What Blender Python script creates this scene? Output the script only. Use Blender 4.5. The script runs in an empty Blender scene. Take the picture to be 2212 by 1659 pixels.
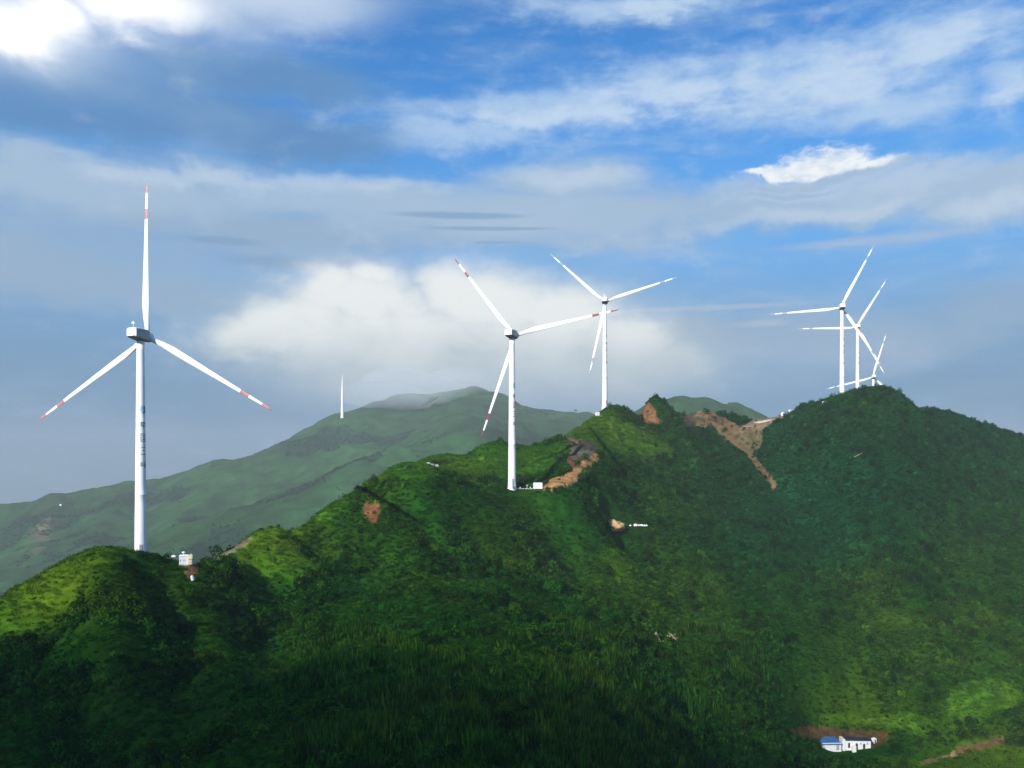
import bpy, bmesh, math, random
import numpy as np
from mathutils import Vector, Matrix, Euler

random.seed(7)
rng = np.random.default_rng(11)
scene = bpy.context.scene
COL = scene.collection
R = math.radians

# ------------------------------------------------------------------ measuring
# survey units: the photograph was measured on a 2211 px wide copy
F, CX, HY = 1915.0, 1105.5, 1050.0


def at(px, py, d):
    return np.array([(px - CX) / F * d, d, (HY - py) / F * d])


# ------------------------------------------------------------------ noise
def _hash(ix, iy, s):
    h = (ix.astype(np.int64) * 374761393 + iy.astype(np.int64) * 668265263 + s * 1442695041) & 0xFFFFFFFF
    h = ((h ^ (h >> 13)) * 1274126177) & 0xFFFFFFFF
    h = h ^ (h >> 16)
    return (h & 0xFFFFFF) / float(0xFFFFFF)


def vnoise(x, y, s=0):
    x = np.asarray(x, float); y = np.asarray(y, float)
    ix = np.floor(x); iy = np.floor(y)
    fx = x - ix; fy = y - iy
    fx = fx * fx * fx * (fx * (fx * 6 - 15) + 10); fy = fy * fy * fy * (fy * (fy * 6 - 15) + 10)
    a = _hash(ix, iy, s); b = _hash(ix + 1, iy, s); c = _hash(ix, iy + 1, s); d = _hash(ix + 1, iy + 1, s)
    return (a + (b - a) * fx) * (1 - fy) + (c + (d - c) * fx) * fy


def fbm(x, y, s=0, oct=4, gain=.5):
    t = 0.0; a = 1.0; n = 0.0
    for k in range(oct):
        t = t + a * vnoise(x * 2 ** k + 17.3 * k, y * 2 ** k - 9.1 * k, s + k); n += a; a *= gain
    return t / n


def sstep(a, b, x):
    t = np.clip((x - a) / (b - a), 0, 1)
    return t * t * (3 - 2 * t)


def segdist(x, y, line):
    d = np.full(x.shape, 1e9)
    for (x0, y0), (x1, y1) in zip(line[:-1], line[1:]):
        vx, vy = x1 - x0, y1 - y0
        t = np.clip(((x - x0) * vx + (y - y0) * vy) / (vx * vx + vy * vy), 0, 1)
        d = np.minimum(d, np.hypot(x - x0 - t * vx, y - y0 - t * vy))
    return d


# ------------------------------------------------------------------ near terrain
def _line(pts): return [tuple(at(*t_)[:2]) for t_ in pts]


GULLIES = [(_line([(655, 1146, 262), (700, 1190, 255), (760, 1198, 253), (805, 1168, 262)]), 5, 4.0),
           (_line([(590, 1235, 236), (572, 1300, 222), (575, 1380, 204), (590, 1470, 180)]), 8, 5.5),
           (_line([(884, 1099, 281), (930, 1130, 270), (980, 1170, 262), (1060, 1240, 254)]), 4.5, 3.5),
           (_line([(1360, 957, 456), (1420, 969, 452), (1500, 990, 468)]), 3.5, 3.0),
           (_line([(1672, 1055, 463), (1740, 1140, 420), (1800, 1215, 387), (1900, 1310, 354), (1960, 1385, 335)]), 10, 4.5),
           (_line([(1215, 1075, 322), (1235, 1150, 318), (1262, 1230, 300), (1270, 1310, 275)]), 7, 3.5),
           (_line([(1560, 1010, 480), (1590, 1100, 425), (1640, 1200, 372), (1680, 1300, 330)]), 8, 3.5),
           (_line([(1500, 1230, 345), (1470, 1330, 300), (1430, 1430, 250)]), 7, 3.0),
           (_line([(2080, 985, 495), (2090, 1100, 430), (2060, 1230, 380), (2040, 1340, 350)]), 10, 4.0),
           (_line([(350, 1260, 206), (380, 1340, 192), (390, 1450, 174), (370, 1580, 150)]), 7, 4.0),
           (_line([(110, 1330, 186), (150, 1430, 168), (190, 1540, 150), (260, 1659, 130)]), 7, 4.5)]
ctrl = []


def add_pts(pts):
    for p in pts: ctrl.append(at(*p))


def behind(pts, steps):
    for p in pts:
        q = at(*p)
        for dd, dz in steps:
            k = (q[1] + dd) / q[1]
            ctrl.append(np.array([q[0] * k, q[1] + dd, q[2] - dz]))


crestA = [(-150, 1403, 188), (-60, 1346, 193), (0, 1305, 196), (50, 1271, 199), (90, 1245, 201), (130, 1222, 203), (165, 1203, 205),
          (200, 1190, 206), (240, 1184, 207), (280, 1197, 209), (320, 1221, 212), (350, 1231, 214)]
add_pts(crestA); behind(crestA, [(22, 11), (50, 34), (90, 62)])
add_pts([(385, 1236, 217), (410, 1240, 221), (304, 1219, 228), (360, 1222, 232), (400, 1230, 232)])
behind([(385, 1229, 228), (410, 1234, 232), (304, 1216, 236), (440, 1225, 238)], [(20, 10), (50, 34)])
crestB = [(440, 1216, 236), (480, 1194, 243), (530, 1168, 249), (570, 1148, 252), (600, 1137, 255), (628, 1136, 260)]
add_pts(crestB + [(648, 1136, 268), (668, 1126, 279), (680, 1118, 285)]); behind([(655, 1134, 276), (680, 1118, 287)], [(40, 26), (90, 58)]); behind(crestB, [(20, 10), (50, 30), (90, 58)])
crestC = [(690, 1108, 292), (730, 1082, 305), (780, 1050, 322), (830, 1026, 345), (870, 1014, 354), (900, 1005, 360), (935, 984, 368),
          (965, 978, 372), (1000, 983, 378), (1030, 960, 382), (1060, 947, 386), (1095, 952, 390), (1150, 968, 396), (1185, 961, 405)]
add_pts(crestC); behind(crestC, [(25, 12), (60, 40), (100, 70)])
crestD = [(1215, 946, 420), (1235, 930, 436), (1262, 910, 452), (1290, 895, 464), (1310, 882, 470), (1326, 877, 472),
          (1350, 884, 475), (1372, 897, 482)]
add_pts(crestD); behind(crestD, [(30, 12), (70, 40), (120, 75)])
crestE = [(1392, 888, 512), (1410, 850, 520), (1424, 868, 521), (1440, 884, 523), (1465, 902, 530), (1490, 886, 542), (1515, 880, 546), (1540, 893, 552), (1570, 908, 558),
          (1600, 922, 556)]
add_pts(crestE); behind(crestE, [(30, 14), (80, 50)])
crestF = [(1620, 914, 550), (1650, 905, 540), (1690, 895, 526), (1740, 878, 510), (1780, 869, 500), (1820, 857, 495), (1850, 848, 490),
          (1885, 842, 488), (1920, 847, 488), (1950, 861, 490), (1985, 886, 494)]
add_pts(crestF)
behind([crestF[0], crestF[1], crestF[2]], [(40, 14), (120, 60)])
behind(crestF[3:], [(28, 3), (90, 8)])
crestG = [(2010, 888, 540), (2045, 886, 545), (2085, 905, 548), (2120, 927, 552), (2165, 940, 556), (2211, 952, 560), (2300, 985, 566), (2420, 1030, 570)]
add_pts(crestG); behind(crestG, [(40, 16), (120, 60)])
add_pts([(1978, 930, 478), (1995, 960, 470)])
# pad of the second turbine and the bench behind it
add_pts([(1045, 1060, 322), (1075, 1057, 327), (1104, 1056, 331), (1140, 1055, 333), (1180, 1054.5, 336), (1215, 1054, 338), (1104, 1053, 342), (1160, 1052, 345), (1060, 1052, 340),
         (1060, 1000, 360), (1130, 1012, 362), (1000, 1012, 362), (940, 1010, 350), (870, 1030, 330)])
# the cut face above the pad
add_pts([(1200, 1030, 350), (1235, 1048, 343), (1232, 1005, 354), (1240, 985, 372), (1270, 990, 362), (1275, 962, 384), (1228, 952, 396), (1300, 985, 372), (1290, 1020, 362)])
# bush hill in front of the pad
add_pts([(690, 1116, 276), (712, 1102, 283), (735, 1087, 288), (790, 1053, 288), (850, 1033, 289), (900, 1028, 291), (950, 1030, 296), (1000, 1045, 305),
         (760, 1110, 279), (820, 1100, 280), (800, 1140, 268), (900, 1080, 283), (980, 1100, 295)])
behind([(790, 1053, 288), (850, 1033, 289), (900, 1028, 291)], [(18, 7)])
# flanks running down to the front
add_pts([(1310, 960, 444), (1310, 1060, 398), (1310, 1130, 360), (1310, 1250, 308), (1310, 1380, 248), (1310, 1500, 196), (1310, 1659, 150), (1310, 1850, 112),
         (1400, 930, 488), (1400, 990, 462), (1390, 1080, 408), (1500, 930, 512), (1500, 1000, 470), (1500, 1090, 420), (1500, 1180, 372), (1500, 1300, 318), (1500, 1450, 258), (1500, 1659, 195), (1500, 1850, 150),
         (1570, 960, 520), (1650, 1150, 404), (1650, 1260, 352), (1650, 1400, 300), (1650, 1550, 264), (1650, 1659, 242), (1650, 1850, 205),
         (1640, 965, 515), (1690, 1070, 455), (1740, 1140, 420), (1800, 1215, 387), (1900, 1310, 354), (1960, 1380, 336),
         (1780, 1330, 346), (1780, 1450, 310), (1780, 1570, 302), (1750, 1620, 290), (1760, 1659, 272),
         (1740, 960, 478), (1900, 950, 450), (1760, 1060, 446), (1900, 1060, 416), (1900, 1180, 382), (1960, 1280, 358), (2000, 1420, 329), (1930, 1480, 318), (1990, 1540, 306),
         (2060, 970, 505), (2060, 1090, 432), (2060, 1200, 388), (2060, 1330, 350), (2100, 1470, 318), (2090, 1550, 302),
         (2211, 1040, 492), (2211, 1150, 432), (2211, 1300, 368), (2211, 1450, 324), (2211, 1550, 300), (2400, 1150, 440), (2400, 1400, 335),
         (1830, 1580, 306), (1850, 1605, 299), (1900, 1600, 300), (2050, 1600, 300), (2000, 1659, 272), (2150, 1640, 281), (2211, 1659, 273), (2300, 1800, 230), (2000, 1850, 215), (1850, 1659, 272)])
add_pts([(1100, 1120, 312), (1100, 1250, 276), (1100, 1400, 200), (1100, 1550, 144), (1100, 1659, 117), (1100, 1850, 82),
         (1200, 1180, 322), (1000, 1180, 283), (900, 1180, 262), (900, 1270, 238), (900, 1400, 192), (900, 1550, 142), (900, 1659, 114), (900, 1850, 81),
         (700, 1160, 268), (690, 1200, 256), (740, 1260, 240), (620, 1180, 249), (600, 1230, 240), (520, 1215, 238), (640, 1330, 222), (700, 1450, 180), (640, 1659, 120), (700, 1850, 84),
         (560, 1275, 229), (575, 1360, 213), (560, 1480, 174), (500, 1659, 124),
         (470, 1235, 228), (500, 1270, 222), (440, 1290, 210), (430, 1350, 196), (430, 1470, 170), (420, 1659, 128),
         (240, 1240, 195), (240, 1340, 179), (240, 1450, 163), (240, 1560, 150), (240, 1659, 140), (240, 1850, 118),
         (110, 1300, 192), (60, 1370, 183), (60, 1450, 170), (60, 1560, 150), (60, 1659, 136), (-100, 1500, 168), (-100, 1659, 140),
         (330, 1290, 200), (350, 1400, 182)])
for p in [(-420, 350, -112), (-330, 430, -112), (-230, 500, -105), (-120, 580, -98), (-10, 660, -85), (90, 730, -75), (-420, 620, -130), (-200, 720, -130),
          (0, 860, -120), (190, 900, -90), (420, 850, -95), (620, 760, -80), (560, 520, -30), (420, 300, -88), (420, 180, -92), (220, 150, -90), (150, 60, -70),
          (-110, 60, -44), (-220, 90, -60), (-360, 150, -66), (-330, 260, -80), (0, 40, -42), (-250, 20, -70), (350, 30, -95),
          (253, 649, 57), (255, 700, 52), (319, 782, 37), (215, 560, 45), (500, 700, -25)]:
    ctrl.append(np.array(p, float))
ctrl = np.array(ctrl)
CQ = 9.0


def _solve():
    P = ctrl[:, :2]
    D = np.sqrt(((P[:, None] - P[None]) ** 2).sum(-1) + CQ * CQ)
    n = len(P)
    A = np.zeros((n + 3, n + 3)); A[:n, :n] = D - np.eye(n) * .6
    A[:n, n] = 1; A[:n, n + 1:] = P / 300; A[n, :n] = 1; A[n + 1:, :n] = P.T / 300
    return np.linalg.solve(A, np.concatenate([ctrl[:, 2], [0, 0, 0]]))


W = _solve()


def ground(x, y, rough=True):
    x = np.atleast_1d(np.asarray(x, float)); y = np.atleast_1d(np.asarray(y, float))
    out = np.empty(x.size); xf = x.ravel(); yf = y.ravel()
    n = len(ctrl)
    for i in range(0, x.size, 20000):
        X = xf[i:i + 20000]; Y = yf[i:i + 20000]
        D = np.sqrt((X[:, None] - ctrl[None, :, 0]) ** 2 + (Y[:, None] - ctrl[None, :, 1]) ** 2 + CQ * CQ)
        out[i:i + 20000] = D @ W[:n] + W[n] + W[n + 1] * X / 300 + W[n + 2] * Y / 300
    if rough:
        amp = sstep(60, 200, yf)
        out += (fbm(xf / 26, yf / 26, 3, 4) - .5) * 4.0 * amp + (fbm(xf / 60, yf / 60, 8, 2) - .5) * 3.0 * amp
    for line, wd, dep in GULLIES:
        sd = segdist(xf + (vnoise(xf / 9, yf / 9, 5) - .5) * 6, yf + (vnoise(xf / 9, yf / 9, 6) - .5) * 6, line)
        out -= dep * np.exp(-(sd / wd) ** 2)
    for (cx_, cy_, rx_, ry_, zz) in PADS:
        k = np.exp(-(((xf - cx_) / rx_) ** 2 + ((yf - cy_) / ry_) ** 2) ** 2)
        out = out * (1 - k) + zz * k
    return out.reshape(x.shape)




def hit(px, py, d0, d1):
    """the ground point seen at a measured spot"""
    d = np.linspace(d0, d1, 400); x = (px - CX) / F * d; z = ground(x, d)
    k = int(np.argmin(np.abs(HY - F * z / d - py)))
    return float(x[k]), float(d[k])


PADS = [(11, 333, 16, 5.5, -1.0), (-83, 222, 4.5, 3.5, -19.8)]


def gz(x, y): return float(ground(x, y)[0])


# ------------------------------------------------------------------ mesh + material helpers
def mesh_obj(name, verts, faces, mats=(), parent=None, smooth=False, midx=None):
    me = bpy.data.meshes.new(name)
    me.from_pydata([tuple(v) for v in verts], [], faces)
    for m in mats: me.materials.append(m)
    if midx is not None: me.polygons.foreach_set('material_index', np.array(midx, np.int32))
    if smooth: me.polygons.foreach_set('use_smooth', np.ones(len(me.polygons), bool))
    me.update()
    o = bpy.data.objects.new(name, me); COL.objects.link(o)
    if parent: o.parent = parent
    return o


def bm_obj(name, bm, mats, parent=None, smooth=False):
    me = bpy.data.meshes.new(name); bm.to_mesh(me); bm.free()
    for m in (mats if isinstance(mats, (list, tuple)) else [mats]): me.materials.append(m)
    if smooth: me.polygons.foreach_set('use_smooth', np.ones(len(me.polygons), bool))
    o = bpy.data.objects.new(name, me); COL.objects.link(o)
    if parent: o.parent = parent
    return o


def tag(o, label=None, cat=None, group=None, kind=None):
    if label: o['label'] = label
    if cat: o['category'] = cat
    if group: o['group'] = group
    if kind: o['kind'] = kind
    return o


def empty(name, loc, rz=0):
    o = bpy.data.objects.new(name, None); COL.objects.link(o)
    o.empty_display_size = 1; o.location = loc; o.rotation_euler = (0, 0, rz)
    return o


def grid_faces(nu, nv):
    i = np.arange(nu - 1)[None, :] + np.arange(nv - 1)[:, None] * nu
    i = i.ravel()
    return np.stack([i, i + 1, i + 1 + nu, i + nu], 1)


def big_mesh(name, V, Fc, mat, colors=None, smooth=True):
    me = bpy.data.meshes.new(name)
    me.vertices.add(len(V)); me.vertices.foreach_set('co', V.astype(np.float32).ravel())
    me.loops.add(Fc.size); me.loops.foreach_set('vertex_index', Fc.astype(np.int32).ravel())
    me.polygons.add(len(Fc)); me.polygons.foreach_set('loop_start', np.arange(0, Fc.size, 4, dtype=np.int32))
    me.polygons.foreach_set('use_smooth', np.ones(len(Fc), bool) if smooth else np.zeros(len(Fc), bool))
    me.update(calc_edges=True)
    if colors is not None:
        a = me.attributes.new('ground_colour', 'FLOAT_COLOR', 'POINT')
        a.data.foreach_set('color', np.concatenate([colors, np.ones((len(colors), 1))], 1).astype(np.float32).ravel())
    me.materials.append(mat)
    o = bpy.data.objects.new(name, me); COL.objects.link(o)
    return o


class NT:
    """small helper for building node graphs"""
    def __init__(self, tree):
        self.t = tree; tree.nodes.clear()

    def n(self, typ, **kw):
        nd = self.t.nodes.new(typ)
        for k, v in kw.items():
            if k.startswith('i_'):
                key = k[2:]
                key = int(key) if key.isdigit() else key.replace('_', ' ')
                self.put(nd.inputs[key], v)
            else: setattr(nd, k, v)
        return nd

    def put(self, sock, v):
        if isinstance(v, bpy.types.NodeSocket): self.t.links.new(v, sock)
        elif v is not None:
            if hasattr(sock.default_value, '__len__') and not hasattr(v, '__len__'): v = (v,) * len(sock.default_value)
            if hasattr(sock.default_value, '__len__') and len(sock.default_value) == 4 and len(v) == 3: v = (*v, 1)
            sock.default_value = v

    def m(self, op, a, b=None, c=None, clamp=False):
        nd = self.t.nodes.new('ShaderNodeMath'); nd.operation = op; nd.use_clamp = clamp
        self.put(nd.inputs[0], a)
        if b is not None: self.put(nd.inputs[1], b)
        if c is not None: self.put(nd.inputs[2], c)
        return nd.outputs[0]

    def mix(self, f, a, b, mode='MIX'):
        nd = self.t.nodes.new('ShaderNodeMix'); nd.data_type = 'RGBA'; nd.blend_type = mode
        self.put(nd.inputs[0], f); self.put(nd.inputs[6], a); self.put(nd.inputs[7], b)
        return nd.outputs[2]

    def remap(self, v, a, b, c=0., d=1., smooth=True):
        nd = self.t.nodes.new('ShaderNodeMapRange'); nd.interpolation_type = 'SMOOTHSTEP' if smooth else 'LINEAR'
        for k, x in enumerate((v, a, b, c, d)): self.put(nd.inputs[k], x)
        return nd.outputs[0]

    def noise(self, vec, scale, detail=4, rough=.55, dist=0., dims='3D'):
        nd = self.t.nodes.new('ShaderNodeTexNoise'); nd.noise_dimensions = dims
        self.put(nd.inputs['Vector'], vec); nd.inputs['Scale'].default_value = scale
        nd.inputs['Detail'].default_value = detail; nd.inputs['Roughness'].default_value = rough
        nd.inputs['Distortion'].default_value = dist
        return nd.outputs[0]


def new_mat(name):
    m = bpy.data.materials.new(name); m.use_nodes = True
    return m, NT(m.node_tree)


def simple_mat(name, col, rough=.5, metal=0., var=.12, scale=.8, bump=0.):
    m, g = new_mat(name)
    pos = g.n('ShaderNodeTexCoord').outputs['Object']
    nz = g.noise(pos, scale, 5)
    f = g.remap(nz, .3, .7, 1 - var, 1 + var * .6)
    c = g.mix(1., col, g.n('ShaderNodeCombineColor', i_0=f, i_1=f, i_2=f).outputs[0], 'MULTIPLY')
    b = g.n('ShaderNodeBsdfPrincipled', i_Base_Color=c, i_Roughness=rough, i_Metallic=metal)
    if bump:
        bp = g.n('ShaderNodeBump', i_Height=g.noise(pos, scale * 3, 6), i_Strength=bump); g.put(b.inputs['Normal'], bp.outputs[0])
    g.t.links.new(b.outputs[0], g.n('ShaderNodeOutputMaterial').inputs[0])
    return m


def leaf_mat(name, transl=.3, spread=.35):
    """foliage: the colour of each plant comes from the plant itself"""
    m, g = new_mat(name)
    tint = g.n('ShaderNodeAttribute', attribute_name='tint', attribute_type='INSTANCER').outputs['Color']
    pos = g.n('ShaderNodeTexCoord').outputs['Object']
    geo = g.n('ShaderNodeNewGeometry')
    v = g.remap(geo.outputs['Random Per Island'], 0, 1, 1 - spread, 1 + spread, False)
    c = g.mix(1., tint, g.n('ShaderNodeCombineColor', i_0=v, i_1=v, i_2=v).outputs[0], 'MULTIPLY')
    d = g.n('ShaderNodeBsdfPrincipled', i_Base_Color=c, i_Roughness=.75)
    d.inputs['Specular IOR Level'].default_value = 0
    tr = g.n('ShaderNodeBsdfTranslucent', i_Color=c)
    mx = g.n('ShaderNodeMixShader', i_0=transl, i_1=d.outputs[0], i_2=tr.outputs[0])
    g.t.links.new(mx.outputs[0], g.n('ShaderNodeOutputMaterial').inputs[0])
    return m


def terrain_mat(name, bump_d=.5, s1=.35):
    m, g = new_mat(name)
    col = g.n('ShaderNodeAttribute', attribute_name='ground_colour').outputs['Color']
    pos = g.n('ShaderNodeTexCoord').outputs['Object']
    n1 = g.noise(pos, s1, 8, .65); n2 = g.noise(pos, s1 / 7, 5, .6)
    f = g.m('MULTIPLY', g.remap(n1, .3, .7, .62, 1.35), g.remap(n2, .3, .7, .75, 1.25))
    c = g.mix(1., col, g.n('ShaderNodeCombineColor', i_0=f, i_1=f, i_2=f).outputs[0], 'MULTIPLY')
    b = g.n('ShaderNodeBsdfPrincipled', i_Base_Color=c, i_Roughness=.9)
    b.inputs['Specular IOR Level'].default_value = 0
    bp = g.n('ShaderNodeBump', i_Height=n1, i_Strength=.8, i_Distance=bump_d); g.put(b.inputs['Normal'], bp.outputs[0])
    g.t.links.new(b.outputs[0], g.n('ShaderNodeOutputMaterial').inputs[0])
    return m


# ------------------------------------------------------------------ ground cover maps (what grows where)
def inpoly(x, y, poly, feather=None):
    inside = np.zeros(x.shape, bool)
    n = len(poly)
    for i in range(n):
        x0, y0 = poly[i]; x1, y1 = poly[(i + 1) % n]
        if y0 == y1: continue
        c = ((y0 > y) != (y1 > y)) & (x < (x1 - x0) * (y - y0) / (y1 - y0) + x0)
        inside ^= c
    return inside


BROWN = (.150, .094, .045); RED = (.180, .080, .036); OLIVE = (.115, .095, .045); ORANGE = (.36, .19, .075); GREYROCK = (.058, .045, .036); TAN = (.26, .19, .11); DARKSOIL = (.07, .045, .035)
SOIL_POLYS = [
    ('near', [(1214, 944), (1255, 947), (1286, 958), (1291, 986), (1262, 988), (1238, 1004), (1228, 1012), (1224, 985), (1236, 972)], GREYROCK),
    ('near', [(1214, 944), (1258, 948), (1258, 956), (1222, 956)], BROWN),
    ('near', [(1243, 972), (1290, 975), (1291, 988), (1250, 992)], (.10, .085, .07)),
    ('near', [(1224, 986), (1262, 985), (1236, 1012), (1226, 1020)], (.09, .04, .025)),
    ('near', [(1168, 1053), (1195, 1035), (1216, 1024), (1236, 1014), (1258, 994), (1288, 980), (1296, 996), (1270, 1002), (1258, 1018), (1238, 1046), (1200, 1056), (1170, 1056)], ORANGE),
    ('mid', [(1366, 905), (1384, 884), (1401, 866), (1410, 880), (1417, 898), (1428, 916), (1412, 926), (1392, 922), (1382, 906)], RED),
    ('mid', [(1470, 908), (1490, 884), (1512, 876), (1540, 888), (1572, 908), (1620, 926), (1648, 936), (1640, 960), (1628, 985), (1606, 966), (1580, 950), (1560, 936), (1535, 924), (1500, 922), (1480, 924)], BROWN),
    ('mid', [(1470, 908), (1490, 884), (1504, 888), (1502, 922), (1482, 924)], DARKSOIL),
    ('mid', [(1596, 926), (1622, 908), (1665, 896), (1706, 884), (1700, 902), (1664, 914), (1640, 932)], (.2, .14, .09)),
    ('near', [(780, 1086), (820, 1085), (818, 1128), (804, 1134), (788, 1112)], RED),
    ('near', [(396, 1222), (424, 1212), (432, 1240), (404, 1250)], (.17, .09, .045)),
    ('near', [(452, 1206), (486, 1186), (545, 1158), (540, 1172), (500, 1196), (472, 1218), (456, 1214)], (.17, .14, .07)),
    ('near', [(1704, 1572), (1750, 1566), (1830, 1574), (1922, 1580), (1912, 1606), (1880, 1616), (1780, 1598), (1715, 1588)], (.10, .058, .022)),
    ('mid', [(1582, 940), (1648, 936), (1642, 962), (1630, 987), (1606, 968), (1590, 955)], OLIVE),
    ('mid', [(1468, 902), (1520, 900), (1560, 912), (1560, 918), (1520, 908), (1480, 914)], DARKSOIL),
]
TRAILS = [('mid', [(1556, 934), (1590, 958), (1620, 985), (1648, 1018), (1672, 1050)], 7, BROWN),
          ('near', [(1992, 1648), (2040, 1635), (2080, 1622)], 5, (.34, .19, .09)),
          ('near', [(2070, 1622), (2130, 1608), (2200, 1590)], 8, (.12, .075, .03)),
          ('near', [(1232, 1050), (1262, 1020), (1274, 1003)], 2.5, TAN)]


def soil_at(px, py, Y):
    """colour and weight of bare soil"""
    w = np.zeros(px.shape); c = np.zeros(px.shape + (3,))
    jx = (fbm(px / 7, py / 7, 21, 3) - .5) * 10; jy = (fbm(px / 7, py / 7, 31, 3) - .5) * 10
    for lay, poly, col in SOIL_POLYS:
        ok = inpoly(px + jx, py + jy, poly)
        ok &= (Y > 470) if lay == 'mid' else (Y < 470)
        w[ok] = 1; c[ok] = col
    for lay, line, wd, col in TRAILS:
        ok = segdist(px + jx * .6, py + jy * .6, line) < wd
        ok &= (Y > 440) if lay == 'mid' else (Y < 470)
        w[ok] = 1; c[ok] = col
    k = fbm(px / 5, py / 9, 27, 4)[..., None]; c = c * (.75 + .55 * k) + np.array([.012, .018, .002]) * sstep(.5, .75, fbm(px / 11, py / 11, 29, 3))[..., None]
    holes = (fbm(px / 6, py / 5, 33, 4) > np.where(Y > 440, .77, .86))
    w[holes] = 0
    return w, c


def blob(px, py, cx, cy, rx, ry, ang=0):
    dx, dy = px - cx, py - cy
    a = R(ang); x = dx * math.cos(a) + dy * math.sin(a); y = -dx * math.sin(a) + dy * math.cos(a)
    return np.exp(-((x / rx) ** 2 + (y / ry) ** 2))


def cover_at(x, y, z):
    px = CX + F * x / y; py = HY - F * z / y
    # short grass weight
    gw = (blob(px, py, 60, 1285, 150, 60, -30) + blob(px, py, 230, 1190, 90, 26) * .9 + blob(px, py, 590, 1190, 85, 55) +
          blob(px, py, 1060, 1000, 170, 42) * 1.1 + blob(px, py, 1290, 935, 90, 38, 10) * 1.2 + blob(px, py, 1420, 960, 70, 22, 20) * .7 + blob(px, py, 880, 1012, 110, 14, -12) +
          blob(px, py, 720, 1100, 70, 24, -30) * .8 + blob(px, py, 2130, 1648, 170, 30) * 2.4 + blob(px, py, 1850, 1555, 110, 16) + blob(px, py, 1360, 1190, 80, 70) * .55 + blob(px, py, 2135, 1505, 70, 36) * 1.4 + blob(px, py, 1960, 1570, 90, 30) * .6)
    gw = gw + (fbm(x / 14, y / 14, 41, 3) - .5) * .9
    # tall reed grass weight
    rw = (sstep(1270, 1500, py + (fbm(x / 20, y / 20, 51, 3) - .5) * 260) * sstep(520, 760, px + (fbm(x / 14, y / 14, 52, 3) - .5) * 260) * (1 - sstep(1400, 1800, px + (py - 1500) * .25 + (fbm(x / 14, y / 14, 53, 3) - .5) * 300)))
    rw = rw * (.35 + .65 * sstep(.36, .56, fbm(x / 9, y / 9, 54, 3)))
    # yellow green warmth
    warm = np.clip(.15 + .5 * blob(px, py, 100, 1265, 200, 70, -30) + .6 * blob(px, py, 600, 1180, 110, 60) + .5 * blob(px, py, 250, 1290, 150, 60) + .4 * blob(px, py, 1110, 1480, 230, 120) + .8 * blob(px, py, 2130, 1620, 160, 60) +
                   .45 * blob(px, py, 1290, 930, 120, 45) + .5 * blob(px, py, 1900, 1250, 70, 40) + .6 * blob(px, py, 2080, 1330, 140, 26) + .4 * blob(px, py, 1400, 1250, 120, 120) + .6 * blob(px, py, 1880, 1520, 160, 60) + .3 * blob(px, py, 800, 1060, 90, 30) + (fbm(x / 24, y / 24, 61, 3) - .5) * 1.2, 0, 1)
    cool = np.clip(blob(px, py, 1900, 1000, 380, 190) * .9 + blob(px, py, 1700, 1150, 250, 120) * .5 + sstep(450, 560, y) * .5, 0, 1)
    return px, py, gw, rw, warm, cool


def lerp(a, b, t): return np.asarray(a) * (1 - t)[..., None] + np.asarray(b) * t[..., None]


GRASS_G, GRASS_Y = (.036, .125, .007), (.082, .145, .006)
BUSH_G, BUSH_Y, BUSH_C = (.014, .080, .005), (.056, .115, .005), (.005, .068, .019)

MAT_TERRAIN = terrain_mat('hill_ground')
NU, NV = 1150, 520
us = np.linspace(-.78, .80, NU); ds = np.concatenate([np.geomspace(45, 130, 50)[:-1], np.geomspace(130, 900, NV - 49)])
U, D = np.meshgrid(us, ds)
X, Y = U * D, D
Z = ground(X, Y)
px, py, gw, rw, warm, cool = cover_at(X, Y, Z)
gsel = sstep(.35, .6, gw)
base = lerp(lerp(lerp(BUSH_G, BUSH_Y, warm), BUSH_C, cool) * .7, lerp(GRASS_G, GRASS_Y, warm), gsel)
sw, sc = soil_at(px, py, Y)
base = np.where((sw > 0)[..., None], sc, base)
V = np.stack([X, Y, Z], -1).reshape(-1, 3)
hill = big_mesh('hillside', V, grid_faces(NU, len(ds)), MAT_TERRAIN, base.reshape(-1, 3))
tag(hill, kind='structure')

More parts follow.
